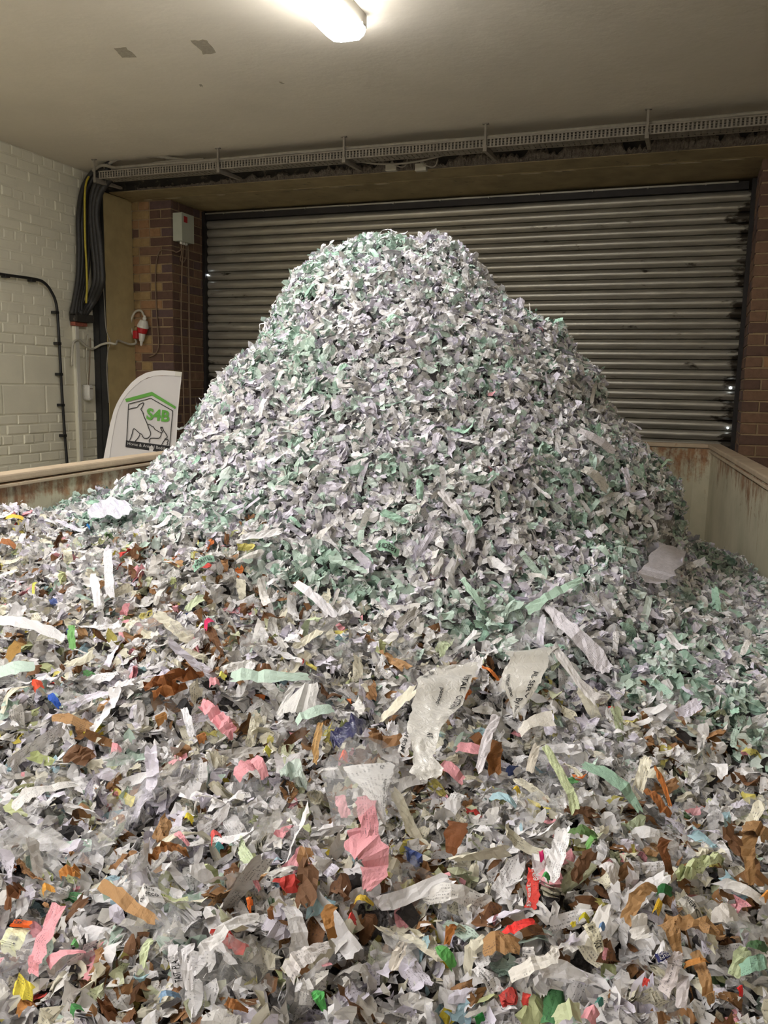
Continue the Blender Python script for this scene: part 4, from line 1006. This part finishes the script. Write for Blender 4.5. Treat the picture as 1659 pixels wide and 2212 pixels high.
br('dark brown twisted pieces at the bottom left of centre', [(222, 2160), (232, 2180), (245, 2200)], [20, 26, 26], (118, 76, 46), off=.055, crum=.006)
br('brown triangle scrap at the bottom centre', [(486, 2168), (505, 2180), (538, 2186)], [8, 22, 8], (150, 98, 54), off=.055)
br('brown strip hanging vertical in the lower centre', [(718, 1955), (708, 1985), (716, 2015), (718, 2024)], [24, 28, 20, 22], (160, 112, 60), off=.06)
br('tiny pointed brown piece near the orange leaf', [(592, 1958), (586, 1985)], [6, 14], (140, 92, 56), off=.05)
br('brown scrap with curled rim under the torn kraft envelope', [(965, 2040), (975, 2015), (985, 1998)], [12, 22, 8], (160, 100, 44), off=.055)
br('small tan flap right of the pink crinkled strip', [(432, 1588), (440, 1605)], [24, 20], (158, 104, 58), off=.05)
# --- bright colours
def cs(name, label, pts, w_, c, **k): return scrap(name, 'paper', label, strip_px(pts, w_), c, group=GCO, **k)
o = scrap('red_strip', 'paper', 'red paper strip printed with the white word great', strip_px([(1146, 1876), (1150, 1905), (1151, 1935), (1148, 1965)], [10, 26, 28, 26]), RED, off=.07, arch=.003, crum=.0006, group=GCO,
          text=[('great', 1.0, .42, .55, .95, 'ink_white'), ('eat', .36, .10, .02, .5, 'ink_white')])
cs('red_strip', 'bright red curved strip below the red printed strip', [(1084, 2018), (1115, 2012), (1155, 1992)], [12, 22, 12], (236, 66, 62), off=.065)
cs('red_chip', 'red chip printed on a white scrap at the bottom centre right', [(1140, 2148), (1134, 2170)], [16, 16], RED, off=.055)
cs('red_chip', 'red oval chip on a white flap at the bottom right', [(1398, 2118), (1392, 2130)], [12, 12], RED, off=.055)
cs('red_chip', 'red crumpled chip near the bottom right corner', [(1590, 2135), (1602, 2150)], [10, 12], (222, 44, 44), off=.06)
cs('red_chip', 'red stub right of the brown hanging strip', [(752, 1985), (768, 1990)], [14, 14], (216, 74, 70), off=.05)
cs('red_chip', 'coral chip left of the teal chip in the left middle', [(455, 1812), (478, 1806)], [14, 10], (216, 92, 88), off=.05)
cs('red_chip', 'red chip beside the white strip on the far left slope', [(72, 1488), (92, 1480)], [22, 18], (206, 74, 44), off=.06)
cs('magenta_chip', 'magenta chip wedged in the mint wads of the left slope', [(444, 1358), (460, 1340)], [10, 14], (220, 40, 100), off=.05)
cs('magenta_chip', 'magenta tip on the layered white wad above the red strip', [(1166, 1843), (1172, 1860)], [10, 10], (220, 50, 120), off=.065)
cs('orange_chip', 'small orange leaf shaped scrap in the lower centre left', [(541, 1938), (542, 1955), (541, 1975)], [5, 14, 4], ORNG, off=.06)
cs('orange_chip', 'orange chip under the white sheet in the centre', [(735, 1635), (750, 1640)], [18, 16], (236, 84, 30), off=.055)
scrap('orange_label', 'label', 'orange and pale yellow printed label at the left edge of the lower part', [((32, 1985), (70, 1988)), ((26, 2000), (66, 2003)), ((20, 2001), (64, 2004))], (240, 104, 40), off=.066, arch=.002, crum=.0005, group=GCO, text=[('veld', .55, .1, .1, .8, 'ink_black')])
scrap('printed_label', 'label', 'pale yellow label with black figures under the orange label', [((18, 2003), (62, 2008)), ((8, 2030), (54, 2040)), ((2, 2058), (34, 2066))], (222, 224, 186), off=.062, arch=.003, crum=.001, group=GCO,
      text=[('3.1 I.T', .85, .60, .05, .7, 'ink_black'), ('payment', .50, .34, .1, .8, 'ink_black')])
cs('orange_chip', 'orange fibre strip under the crescent of glossy film', [C8(1045, 458), C8(1085, 485), C8(1130, 520)], [6, 7, 8], (214, 124, 60), off=.06)
cs('orange_chip', 'orange chip at the right edge of the foreground', [(1645, 1935), (1658, 1945)], [18, 20], (222, 150, 70), off=.06)
cs('yellow_scrap', 'torn bright yellow scrap at the bottom left corner', [(28, 2138), (48, 2142), (72, 2148)], [22, 46, 30], (226, 208, 76), off=.065, crum=.001)
cs('yellow_scrap', 'yellow scrap with a green dot in the lower right brown clump', [(1412, 1962), (1428, 1968)], [30, 26], (232, 190, 52), off=.06)
cs('yellow_scrap', 'yellow scrap tucked beside the newsprint strip reading LOCK', [(1236, 1996), (1240, 2008)], [12, 10], (226, 208, 70), off=.055)
cs('yellow_scrap', 'olive yellow folded chip right of the newsprint strip', [(1252, 1984), (1272, 1990)], [12, 14], (186, 176, 40), off=.06)
cs('yellow_scrap', 'yellow chip in the middle right below the sky blue chip', [(1108, 1705), (1122, 1715)], [12, 10], (236, 204, 66), off=.055)
cs('yellow_scrap', 'mustard flower shaped chip in the lower centre', [(765, 1945), (785, 1950), (808, 1956)], [10, 14, 8], (196, 166, 60), off=.055)
cs('yellow_scrap', 'small yellow chip on the white sheet above the crinkled pink strip', [(472, 1462), (488, 1468)], [10, 12], (228, 222, 110), off=.06)
cs('yellow_scrap', 'small yellow chip left of the pink bow shaped strip', [(570, 1622), (584, 1628)], [12, 14], (222, 218, 96), off=.055)
cs('yellow_scrap', 'yellow chip by the rusty left container wall', [(14, 1122), (50, 1120)], [5, 8], (226, 196, 80), off=.055)
cs('yellow_scrap', 'yellow chip among brown board in the left middle', [(398, 1768), (418, 1774)], [12, 14], (226, 206, 60), off=.055)
cs('yellow_scrap', 'yellow green twist on the far left slope', [(72, 1282), (80, 1258)], [6, 8], (214, 214, 104), off=.055)
cs('green_scrap', 'long grass green strip standing on the left slope', [(155, 1350), (157, 1375), (157, 1400)], [15, 16, 14], (112, 164, 96), off=.065)
cs('green_scrap', 'leaf green pointed scrap in the lower centre foreground', [(940, 2048), (958, 2065), (982, 2090)], [6, 28, 22], (92, 160, 84), off=.06)
cs('green_scrap', 'dark green leaf shaped scrap in the right middle', [(1230, 1795), (1255, 1802), (1290, 1812)], [10, 22, 12], (92, 120, 72), off=.06)
cs('green_scrap', 'small light green scrap right of the dark green leaf', [(1268, 1830), (1290, 1810)], [14, 12], (116, 170, 96), off=.06)
cs('green_scrap', 'deep green square scrap in the lower right above the brown clump', [(1418, 1925), (1450, 1932)], [24, 20], (40, 100, 52), off=.065)
cs('green_scrap', 'emerald green flame shaped scrap at the bottom centre', [(676, 2142), (690, 2160), (700, 2182)], [10, 26, 14], (92, 178, 96), off=.06)
cs('green_scrap', 'blurred green roll at the bottom left', [(155, 2195), (178, 2178)], [16, 16], (78, 148, 84), off=.06)
cs('green_scrap', 'green corner behind the pale flap at the bottom right of centre', [(1030, 2195), (1040, 2210)], [22, 24], (40, 128, 60), off=.055)
cs('green_scrap', 'dark green strip at the right edge near the bottom', [(1612, 2042), (1635, 2052), (1658, 2055)], [14, 20, 20], (66, 98, 62), off=.065)
cs('green_scrap', 'small emerald chip right of the red printed strip', [(1170, 1896), (1186, 1902)], [14, 14], (74, 160, 84), off=.06)
cs('green_scrap', 'teal chip at the bottom centre right', [(1288, 2166), (1300, 2175)], [16, 16], (70, 130, 120), off=.055)
cs('green_scrap', 'green sliver beside the long pink strip at lower left', [(160, 2040), (168, 2045)], [16, 12], (112, 176, 110), off=.055)
cs('blue_scrap', 'cobalt blue scrap on the left slope', [(108, 1500), (116, 1515), (128, 1526)], [10, 18, 12], (40, 84, 178), off=.06)
cs('blue_scrap', 'sky blue chip on the middle right slope foot', [(1060, 1722), (1090, 1730), (1115, 1742)], [16, 18, 8], SKY, off=.06)
cs('blue_scrap', 'teal chip in the left middle among brown board', [(465, 1830), (480, 1838)], [16, 16], (84, 156, 160), off=.055)
cs('blue_scrap', 'bright blue crumple right of the newsprint strip reading LOCK', [(1292, 2004), (1306, 2010)], [16, 14], (110, 150, 200), off=.06)
cs('blue_scrap', 'tiny bright blue chip by the left container wall', [(186, 1138), (194, 1140)], [6, 6], (50, 130, 200), off=.055)
cs('blue_scrap', 'pale blue grey chip at the right edge of the middle', [(1565, 1755), (1572, 1785)], [20, 14], (160, 190, 200), off=.06)
cs('blue_scrap', 'blue smudged roll at the bottom left of centre', [(345, 2160), (385, 2152)], [14, 16], (130, 160, 190), off=.06)
cs('black_scrap', 'black film scrap beside the crinkled pink strip', [(385, 1520), (400, 1530), (412, 1538)], [20, 26, 16], (40, 38, 40), off=.045)
# --- mint and green big ones
def mt_(label, pts, w_, c=(196, 218, 204), **k): return scrap('mint_strip', 'paper', label, strip_px(pts, w_), c, group='long mint green paper strips', **k)
mt_('long thick mint green strip lying across the foot of the left slope', [(500, 1462), (545, 1466), (600, 1470), (665, 1462)], [24, 26, 26, 16], off=.065)
mt_('mint green creased strip right of the folded notepaper corner', [(640, 1562), (665, 1552), (700, 1540), (718, 1530)], [14, 20, 22, 20], off=.065)
mt_('mint green strip slanting up right near the middle of the right slope', [(1140, 1320), (1180, 1300), (1215, 1278), (1258, 1252)], [20, 20, 18, 14], (176, 204, 186), off=.06)
mt_('mint green strip slanting down from the middle of the heap front', [(995, 1250), (1015, 1280), (1045, 1315)], [10, 14, 12], (176, 204, 186), off=.06)
mt_('pale yellow green strip slanting down below the triangular sheet', [(1176, 1612), (1200, 1660), (1228, 1715), (1244, 1752)], [16, 18, 18, 22], (198, 208, 164), off=.065)
mt_('green layered strip edge lying across the right foot of the heap', [(1258, 1652), (1310, 1680), (1350, 1712), (1382, 1750)], [16, 26, 24, 14], (150, 182, 160), off=.065)
mt_('bulky mint roll at the right edge near the bottom', [(1598, 2098), (1625, 2092), (1658, 2086)], [26, 32, 32], (140, 178, 156), off=.07)
mt_('pale green flap beside the mint roll at the lower right edge', [(1612, 2050), (1598, 2075), (1585, 2110)], [26, 34, 26], (184, 196, 156), off=.06)
mt_('pale mint wad with a green window chip left of the pink bow', [(608, 1668), (640, 1672), (655, 1700)], [40, 44, 20], (196, 208, 200), off=.06, crum=.006)
mt_('mint strip standing edge on at the right rim of the heap', [(1428, 1010), (1440, 1002), (1452, 994)], [5, 6, 5], (186, 210, 180), off=.06)
mt_('pale green sheet fan at the bottom edge right of centre', [(1195, 2205), (1225, 2192), (1255, 2190)], [20, 40, 40], (190, 198, 160), off=.06)
mt_('pale green printed wad in the lower right', [(1460, 1890), (1490, 1885), (1530, 1868), (1558, 1850)], [22, 30, 24, 26], (196, 204, 160), off=.065, crum=.005)
mt_('pale green tube at lower left beside a brown sliver', [(310, 2090), (320, 2060), (332, 2030)], [18, 18, 14], (206, 216, 176), off=.065)
# --- big white strips
def wh(label, pts, w_, c=WHITE, **k): return scrap('white_strip', 'paper', label, strip_px(pts, w_), c, group=GWH, **k)
wh('white curled strip arching over the foot of the right slope', [(1180, 1310), (1205, 1340), (1245, 1380), (1290, 1425), (1312, 1452)], [16, 26, 30, 40, 30], (216, 211, 218), off=.065)
wh('white strip running from the clear film crown down right to the grey wads', [(1195, 1395), (1215, 1430), (1250, 1480), (1290, 1510)], [16, 20, 18, 24], (222, 218, 218), off=.06)
wh('white card strip lying right of the triangular sheet, broad end right', [C8(1240, 790), C8(1300, 755), C8(1408, 720)], [18, 26, 34], (222, 217, 208), off=.065)
wh('white strip hanging vertical under the glossy crescent', [C8(1120, 700), C8(1090, 790), C8(1060, 880), C8(1030, 980)], [20, 22, 20, 16], (220, 214, 218), off=.065)
wh('long thin twisted white strip on the middle of the heap front', [(948, 1062), (975, 1090), (1000, 1120), (1018, 1150), (1010, 1190)], [10, 18, 12, 18, 12], (222, 218, 220), off=.06)
wh('white strip standing on the upper left face of the heap', [(574, 862), (568, 880), (562, 900)], [9, 10, 8], (226, 224, 228), off=.06)
wh('long thick white bar slanting over the right upper slope', [(1250, 930), (1280, 950), (1325, 978)], [14, 16, 18], (214, 208, 212), off=.065)
wh('long white stapled stack on the right upper slope below the bar', [(1258, 1012), (1285, 1032), (1312, 1060)], [16, 20, 16], (216, 212, 206), off=.065)
wh('white strip hanging at the right shoulder of the heap', [(1298, 815), (1284, 840), (1278, 870)], [7, 10, 8], (224, 220, 218), off=.06)
wh('pale lavender torn sheet folded on the left end of the heap', [(190, 1110), (215, 1105), (250, 1100), (280, 1098)], [16, 36, 40, 26], (214, 212, 226), off=.065, crum=.005)
wh('white upright strip on the left slope, taller of a pair', [(232, 1188), (236, 1230), (238, 1290)], [16, 20, 18], (222, 221, 226), off=.06)
wh('white upright strip on the left slope, shorter of a pair', [(200, 1240), (208, 1270), (212, 1310)], [14, 18, 16], (222, 221, 226), off=.06)
wh('long white banded strip at the left edge of the slope', [(0, 1340), (50, 1352), (110, 1370), (140, 1382)], [22, 24, 24, 20], (224, 222, 224), off=.065)
wh('white and mint strip corner at the left edge', [(0, 1452), (35, 1450), (75, 1440)], [24, 26, 20], (196, 216, 204), off=.06)
wh('thick white rolled strip slanting down in the middle of the left slope', [(640, 1258), (665, 1285), (700, 1315), (728, 1332)], [16, 20, 18, 14], (224, 221, 226), off=.065)
wh('white bent strip at the middle left above the pink crinkled strip', [(398, 1530), (408, 1560), (415, 1590)], [14, 18, 16], (222, 221, 226), off=.065)
wh('white curved paper shell in the lower right clump', [(1378, 1975), (1384, 2005), (1388, 2028)], [36, 40, 34], (222, 218, 214), off=.08, arch=-.01)
wh('white torn strip with printed lines over the lower right hollow', [(1468, 2052), (1458, 2085), (1448, 2120), (1432, 2145)], [18, 30, 30, 34], (206, 196, 196), off=.075, text=[('A YEAR AFTER', .35, .8, .5, .62, 'ink_black')])
wh('second white torn strip hanging below the printed one', [(1478, 2105), (1474, 2140), (1470, 2180)], [20, 28, 26], (200, 192, 194), off=.07)
wh('broad white strip crossing the lower left centre', [(432, 2058), (470, 2040), (520, 2000), (560, 1980)], [24, 28, 26, 20], (222, 219, 218), off=.07)
wh('white upright strip in the lower left centre printed PLA', [(375, 2040), (380, 2080), (388, 2130)], [22, 24, 24], (216, 213, 216), off=.072, text=[('PLA', .75, .6, .1, .8, 'ink_black'), ('TAST', .95, .8, .1, .8, 'ink_black')])
wh('second white upright strip right of the one printed PLA', [(408, 2040), (410, 2080), (408, 2135)], [28, 26, 18], (220, 217, 220), off=.075)
wh('white star shaped torn scrap in the lower centre', [(622, 2105), (650, 2085), (680, 2065), (712, 2040)], [40, 44, 30, 20], (214, 208, 206), off=.07)
wh('white long strip slanting at the left in the mixed shreds', [(28, 1745), (60, 1728), (100, 1712), (160, 1690)], [20, 24, 18, 12], (222, 219, 216), off=.065)
wh('white bent knuckle strip in the right foreground', [(1100, 2112), (1150, 2095), (1195, 2080), (1200, 2045)], [26, 28, 28, 18], (224, 219, 212), off=.072)
wh('rounded white strip in the right foreground above the brown clump', [(1300, 1865), (1315, 1885), (1332, 1905)], [18, 26, 22], (220, 215, 216), off=.065)
wh('white angular flap in the right foreground', [(1535, 1980), (1565, 1985), (1592, 1975)], [24, 44, 30], (210, 204, 198), off=.065, crum=.001)
wh('white cloudy film strip printed ENERC in the lower right', [(1472, 1940), (1488, 1965), (1510, 1990)], [24, 26, 26], (196, 192, 184), off=.07, text=[('ENERC', .05, .95, .55, .2, 'ink_black')])
wh('newsprint strip printed LOCK in the right foreground', [(1268, 1995), (1280, 2020), (1296, 2055)], [22, 26, 20], (214, 208, 184), off=.07, crum=.001, text=[('OCK', .8, .95, .15, .9, 'ink_black'), ('applie', .3, .5, .1, .95, 'ink_black'), ('4.00', .1, .25, .1, .7, 'ink_black')])
wh('white scrap with printed words mth has in the right foreground', [(1140, 2045), (1142, 2065), (1140, 2090)], [22, 28, 22], (222, 218, 216), off=.07, text=[('mth has b', .45, .62, .98, .02, 'ink_black'), ('star', .68, .8, .95, .5, 'ink_black')])
wh('white strip with printed lines slanting down in the centre foreground', [(1025, 2090), (1045, 2115), (1070, 2140)], [16, 26, 22], (220, 217, 218), off=.07, text=[('as to your', .2, .75, .3, .5, 'ink_black'), ('General in', .4, .95, .6, .8, 'ink_black')])
wh('blank cream white strip standing in the centre of the right middle', [C8(1290, 990), C8(1310, 930), C8(1330, 850)], [18, 18, 16], (206, 198, 184), off=.06)
wh('white scrap carrying the dark blue label below the brown clump', [(1418, 2055), (1430, 2062), (1444, 2060)], [34, 34, 28], (222, 220, 222), off=.088, crum=.001)
scrap('blue_label', 'label', 'dark blue label with white letters on the white scrap in the lower right', [((1414, 2060), (1423, 2080)), ((1428, 2057), (1436, 2074)), ((1441, 2055), (1450, 2066))], NAVY, off=.102, arch=.002, crum=.0003, group=GCO,
      text=[('POLICE', .95, .15, .55, .92, 'ink_white'), ('SERVICE', .95, .15, .1, .45, 'ink_white')])
wh('white sheet with printed words on account in the lower left', [(302, 1950), (325, 1945), (350, 1938)], [40, 44, 30], (216, 214, 214), off=.06, text=[('on acco', .05, .9, .45, .65, 'ink_black'), ('the', .4, .8, .15, .3, 'ink_black')])
wh('white sheet with printed words Date Summary at the left of the right foreground', [(872, 2035), (866, 2065), (848, 2095)], [18, 26, 22], (216, 208, 198), off=.065, text=[('Summarise', .1, .7, .2, .4, 'ink_black'), ('Date', .1, .4, .6, .8, 'ink_black')])
wh('mint scrap with black letters DERI on the front of the heap', [(815, 1180), (838, 1188), (860, 1196)], [18, 22, 16], (150, 188, 164), off=.062, text=[('NDERI', .1, .9, .25, .8, 'ink_black')])
wh('mint strip with black letters MORI on the left slope', [(418, 1230), (440, 1220), (462, 1206)], [14, 18, 14], (150, 190, 168), off=.062, text=[('NORITES', .1, .9, .8, .25, 'ink_black')])
wh('mint chip with black letters HOM high on the heap front', [(937, 790), (950, 798)], [10, 12], (176, 206, 186), off=.06, text=[('HOM', .1, .95, .2, .85, 'ink_black')])
wh('white scrap with letters MORN left of the glossy crescent', [C8(640, 900), C8(655, 860), C8(668, 800)], [24, 24, 20], (220, 216, 214), off=.06, text=[('MOR N', .05, .95, .25, .65, 'ink_black')])
print('STAGE scraps', len(HERO_CELLS))

# ---------------------------------------------------------------- individual strips: the biggest of the rest, each an object of its own
IND = np.random.default_rng(77)
def obj_lib(name, K, Lr, Wr, nx, ny, hinge, crum, mat, curl=1.1):
    out = []
    for _ in range(K):
        v_, u_ = crease(nx, ny, IND.uniform(*Lr), IND.uniform(*Wr), hinge*IND.uniform(.4, 1.5), IND.normal(0, curl), crum, IND.normal(0, .7), .07, IND)
        me = mesh_data(name, v_, grid_faces(nx, ny), M[mat], False)
        a = me.attributes.new('luv', 'FLOAT_VECTOR', 'POINT'); a.data.foreach_set('vector', np.concatenate([u_, np.zeros((len(u_), 1))], 1).astype(np.float32).ravel())
        out.append(me)
    return out
def place_words(u_, v_):
    du, dv = u_-AP[0], v_-AP[1]; r_ = math.hypot(du, dv); cr = (du*AR[0]+dv*AR[1])/r_; cf = -(du*AD[0]+dv*AD[1])/r_
    if mixness(u_, v_) > 0.0:
        side = 'left' if u_/max(v_, .5) < -.42 else ('right' if u_/max(v_, .5) > -.02 else 'centre')
        if u_ < -1.75: return 'by the rusty left wall'
        dist = math.hypot(u_, v_)
        if dist > 1.9: return 'at the %s foot of the heap' % side if side != 'centre' else 'at the middle foot of the heap'
        if dist > 1.35: return 'in the %s middle foreground' % side
        return 'in the near %s foreground' % side
    face = 'right flank' if cr > .75 else ('left flank' if cr < -.75 else ('front left face' if cr < -.25 else ('front right face' if cr > .25 else 'front face')))
    lev = 'high on' if r_ < .5 else ('halfway up' if r_ < 1.0 else 'low on')
    return '%s the heap\'s %s' % (lev, face)
GROUPS = {}
def scatter(name, n, lib, cat, noun, cols, group, density, off=(.018, .045), tilt=.35, scale=(.9, 1.25), cells=True):
    placed = []; tries = 0
    while len(placed) < n and tries < n*400:
        tries += 1
        u_ = IND.uniform(UL+.07, UR-.07); v_ = IND.uniform(.72, 3.6); d_ = math.hypot(u_, v_)
        X = RC @ (c2w(u_, v_, 0)+np.array([0, 0, float(heap_h(u_, v_))]))
        if X[2] < .3: continue
        x_, y_ = W/2+F*X[0]/X[2], H/2-F*X[1]/X[2]
        if not (10 < x_ < W-10 and 480 < y_ < H-10): continue
        if IND.random() > density(u_, v_, d_): continue
        if (int(math.floor(u_/.02)), int(math.floor(v_/.02))) in HERO_CELLS: continue
        if any((u_-a)**2+(v_-b)**2 < .045**2 for a, b in placed): continue
        n_ = heap_n(np.array([u_]), np.array([v_]))
        if (n_[0]@(CM@X_dir(u_, v_))) > .05: continue
        placed.append((u_, v_))
        R_ = random_frames(n_, np.array([tilt]), IND, .3)[0]; p_ = np.array([u_, v_, float(heap_h(u_, v_))])+n_[0]*IND.uniform(*off)
        Rw = np.array([[cC, -sC, 0], [sC, cC, 0], [0, 0, 1]]) @ R_; s_ = IND.uniform(*scale)
        o = link(name, lib[int(IND.integers(len(lib)))])
        mt = Matrix([[*(Rw[i]*s_), 0] for i in range(3)]+[[0, 0, 0, 1]]); pw = to_world(p_)
        mt.translation = Vector(pw); o.matrix_world = mt
        cname, rgb = cols[int(IND.choice(len(cols), p=np.array([c[2] for c in cols])/sum(c[2] for c in cols)))][:2]
        o.color = L4(tuple(np.clip(np.array(rgb)*IND.normal(1, .025), 0, 250)))
        lb = '%s %s %s' % (cname, noun(IND), place_words(u_, v_))
        tag(o, lb, cat, group); GROUPS.setdefault(lb, []).append((x_, o))
    return placed
def X_dir(u_, v_): p_ = np.array([u_, v_, float(heap_h(u_, v_))]); return (CM.T@p_)/np.linalg.norm(p_)
pick = lambda *a: (lambda rg: a[int(rg.integers(len(a)))])
strips = obj_lib('paper_strip', 34, (.06, .13), (.020, .030), 13, 5, .32, .0013, 'paper_obj')
wcols = [('white', WHITE, 40), ('off-white', OFFW, 16), ('lavender white', LAV, 18)]
hcols = wcols+[('mint green', (170, 206, 186), 26)]
mcols = wcols+[('cream', CREAM, 14), ('grey', (186, 182, 178), 8), ('pale green', (198, 210, 176), 5)]
inmix = lambda u_, v_, d_: (mixness(u_, v_) > .03)*min(1, (1.0/d_)**1.0)
onheap = lambda u_, v_, d_: (mixness(u_, v_) < 0)*.9
scatter('paper_strip', 150, strips, 'paper strip', pick('curled paper strip', 'creased paper strip', 'torn paper strip', 'crumpled paper strip'), hcols, 'loose strips on the heap', onheap, scale=(.6, .95))
scatter('paper_strip', 150, strips, 'paper strip', pick('curled paper strip', 'creased paper strip', 'torn paper strip', 'crumpled paper strip'), mcols, 'loose strips on the mixed shreds', inmix, scale=(.75, 1.1))
kraft = obj_lib('brown_strip', 12, (.03, .075), (.018, .030), 9, 5, .5, .0022, 'paper_obj')
scatter('brown_strip', 34, kraft, 'cardboard', pick('folded board scrap', 'torn kraft scrap', 'bent kraft strip'), [('tan', (172, 134, 94), 4), ('brown', (148, 110, 74), 6), ('dark brown', (112, 80, 56), 4)], GKR, inmix)
chips = obj_lib('coloured_chip', 14, (.018, .045), (.014, .024), 7, 4, .4, .0016, 'paper_obj')
ccols = [('red', (206, 72, 66), 6), ('orange', (218, 124, 62), 4), ('yellow', (222, 206, 96), 7), ('pink', PINK, 9), ('sky blue', SKY, 9), ('deep blue', (76, 92, 146), 2), ('green', (100, 154, 98), 5), ('lime green', (198, 208, 150), 10), ('black', (60, 58, 60), 4), ('magenta', (196, 76, 116), 1)]
scatter('coloured_chip', 55, chips, 'paper chip', pick('paper chip', 'torn paper chip', 'curled paper chip'), ccols, GCO, inmix, off=(.014, .036))
films = obj_lib('film_shred', 12, (.05, .12), (.035, .07), 10, 8, .6, .006, 'film', 2.0)
scatter('film_shred', 34, films, 'plastic film', pick('film shred', 'crumpled film shred'), [('shiny', (226, 226, 226), 5), ('milky', (206, 204, 200), 4)], GFL, inmix, off=(.02, .045))
ORD = ['leftmost', 'second from left', 'third from left', 'fourth from left', 'fifth from left', 'sixth from left', 'seventh from left', 'eighth from left', 'ninth from left', 'tenth from left']
NUMW = {2: 'two', 3: 'three', 4: 'four', 5: 'five', 6: 'six', 7: 'seven', 8: 'eight', 9: 'nine', 10: 'ten'}
for lb, lst in GROUPS.items():
    if len(lst) < 2: continue
    lst.sort(key=lambda a: a[0]); n = len(lst)
    for i, (x_, o) in enumerate(lst):
        if n == 2: w_ = ('left', 'right')[i]+' of two'
        elif i == n-1: w_ = 'rightmost of all'
        else: w_ = ORD[min(i, 9)]
        o['label'] = lb+', '+w_
print('STAGE individuals')

# ---------------------------------------------------------------- the uncountable rest
def sample(n, cond, v0=.35, v1=4.6):
    out_u, out_v = [], []
    while sum(map(len, out_u)) < n:
        u_ = rng.uniform(UL+.01, UR-.01, 60000); v_ = rng.uniform(v0, v1, 60000)
        nz = heap_n(u_, v_)[:, 2]; k = (rng.random(60000) < .42/np.clip(nz, .35, 1)) & cond(u_, v_)
        out_u.append(u_[k]); out_v.append(v_[k])
    return np.concatenate(out_u)[:n], np.concatenate(out_v)[:n]
def cells_mask(u_, v_):
    a = np.floor(u_/.02).astype(int); b_ = np.floor(v_/.02).astype(int); tab = np.zeros((400, 500), bool)
    for i, j in HERO_CELLS: tab[i+200, j+50] = True
    return tab[a+200, b_+50]
def make_set(kind, n, cond, pal, off, tilt, sc, v0=.35, v1=4.6, down=.3):
    u_, v_ = sample(n, cond, v0, v1); nrm = heap_n(u_, v_); hm = cells_mask(u_, v_)
    o_ = rng.uniform(off[0], off[1], n); o_ = np.where(hm, -.018+rng.uniform(-.01, .01, n), o_)
    pos = np.stack([u_, v_, heap_h(u_, v_)], -1)+nrm*o_[:, None]
    tl = rng.uniform(tilt[0], tilt[1], n)*np.where(hm, .35, 1)
    return (kind, pos, random_frames(nrm, tl, rng, down), rng.uniform(sc[0], sc[1], n), palette(pal, n, rng) if pal not in (P_HEAP, P_MIX) else np.where((vnoise(u_*6.5, v_*6.5)+.5*vnoise(u_*15+7, v_*15) > .08)[:, None], palette(P_HEAP2 if pal is P_HEAP else P_MIX2, n, rng), palette(pal, n, rng)))
heapc = lambda u_, v_: (mixness(u_, v_)+.35*vnoise(u_*5, v_*5)+rng.normal(0, .05, len(u_))) < 0
mixc_ = lambda u_, v_: (mixness(u_, v_)+.35*vnoise(u_*5, v_*5)+rng.normal(0, .05, len(u_))) >= 0
backc = lambda u_, v_: v_ > 4.3
build_stuff('shredded_paper', [
    make_set('short', 9000, heapc, P_HEAP, (-.028, .022), (.2, .8), (.65, 1.35)),
    make_set('chip', 9500, heapc, P_HEAP, (-.025, .026), (.3, 1.0), (.7, 1.5)),
    make_set('wad', 9500, heapc, P_HEAP, (-.025, .018), (.3, 1.1), (.7, 1.35)),
    make_set('ball', 5500, heapc, P_HEAP, (-.02, .020), (.3, 1.2), (.75, 1.15)),
    make_set('long', 1500, heapc, P_HEAP, (-.012, .022), (.15, .5), (.7, 1.0)),
    make_set('bit', 12000, heapc, P_HEAP, (-.01, .03), (.5, 1.5), (.8, 1.3))],
    M['paper_attr'], 'countless small white and mint green paper shreds making up the tall heap', 'shredded paper')
build_stuff('mixed_shreds', [
    make_set('short', 6500, mixc_, P_MIX, (-.030, .024), (.2, .8), (.8, 1.2), .35, 3.3),
    make_set('chip', 6500, mixc_, P_MIX, (-.026, .028), (.3, 1.0), (.8, 1.25), .35, 3.3),
    make_set('wad', 4200, mixc_, P_MIX, (-.028, .020), (.3, 1.1), (.8, 1.15), .35, 3.3),
    make_set('ball', 4200, mixc_, P_MIX, (-.024, .022), (.3, 1.2), (.75, 1.15), .35, 3.3),
    make_set('long', 1500, mixc_, P_MIX, (-.012, .024), (.15, .5), (.75, 1.0), .35, 3.3),
    make_set('bit', 9000, mixc_, P_MIX, (-.01, .032), (.5, 1.5), (.8, 1.3), .35, 3.3),
    make_set('short', 1500, backc, P_MIX, (-.02, .02), (.2, .8), (1., 1.6), 4.3, 5.9)],
    M['paper_attr'], 'countless mixed paper and cardboard shreds spread in front of the heap', 'shredded paper')
build_stuff('film_shreds', [make_set('film', 420, mixc_, [((226, 226, 228), 5), ((206, 206, 204), 3)], (-.005, .03), (.2, .7), (.5, .9), .4, 3.0)],
    M['film_attr'], 'small crumpled bits of clear plastic film among the mixed shreds', 'plastic film')

# ---------------------------------------------------------------- lift everything from eye height to a floor at z = 0
bpy.context.view_layer.update()
for o in list(COL.objects):
    if o.parent is None and o is not cam: o.location.z += EYE
print('STAGE done', len(COL.objects))
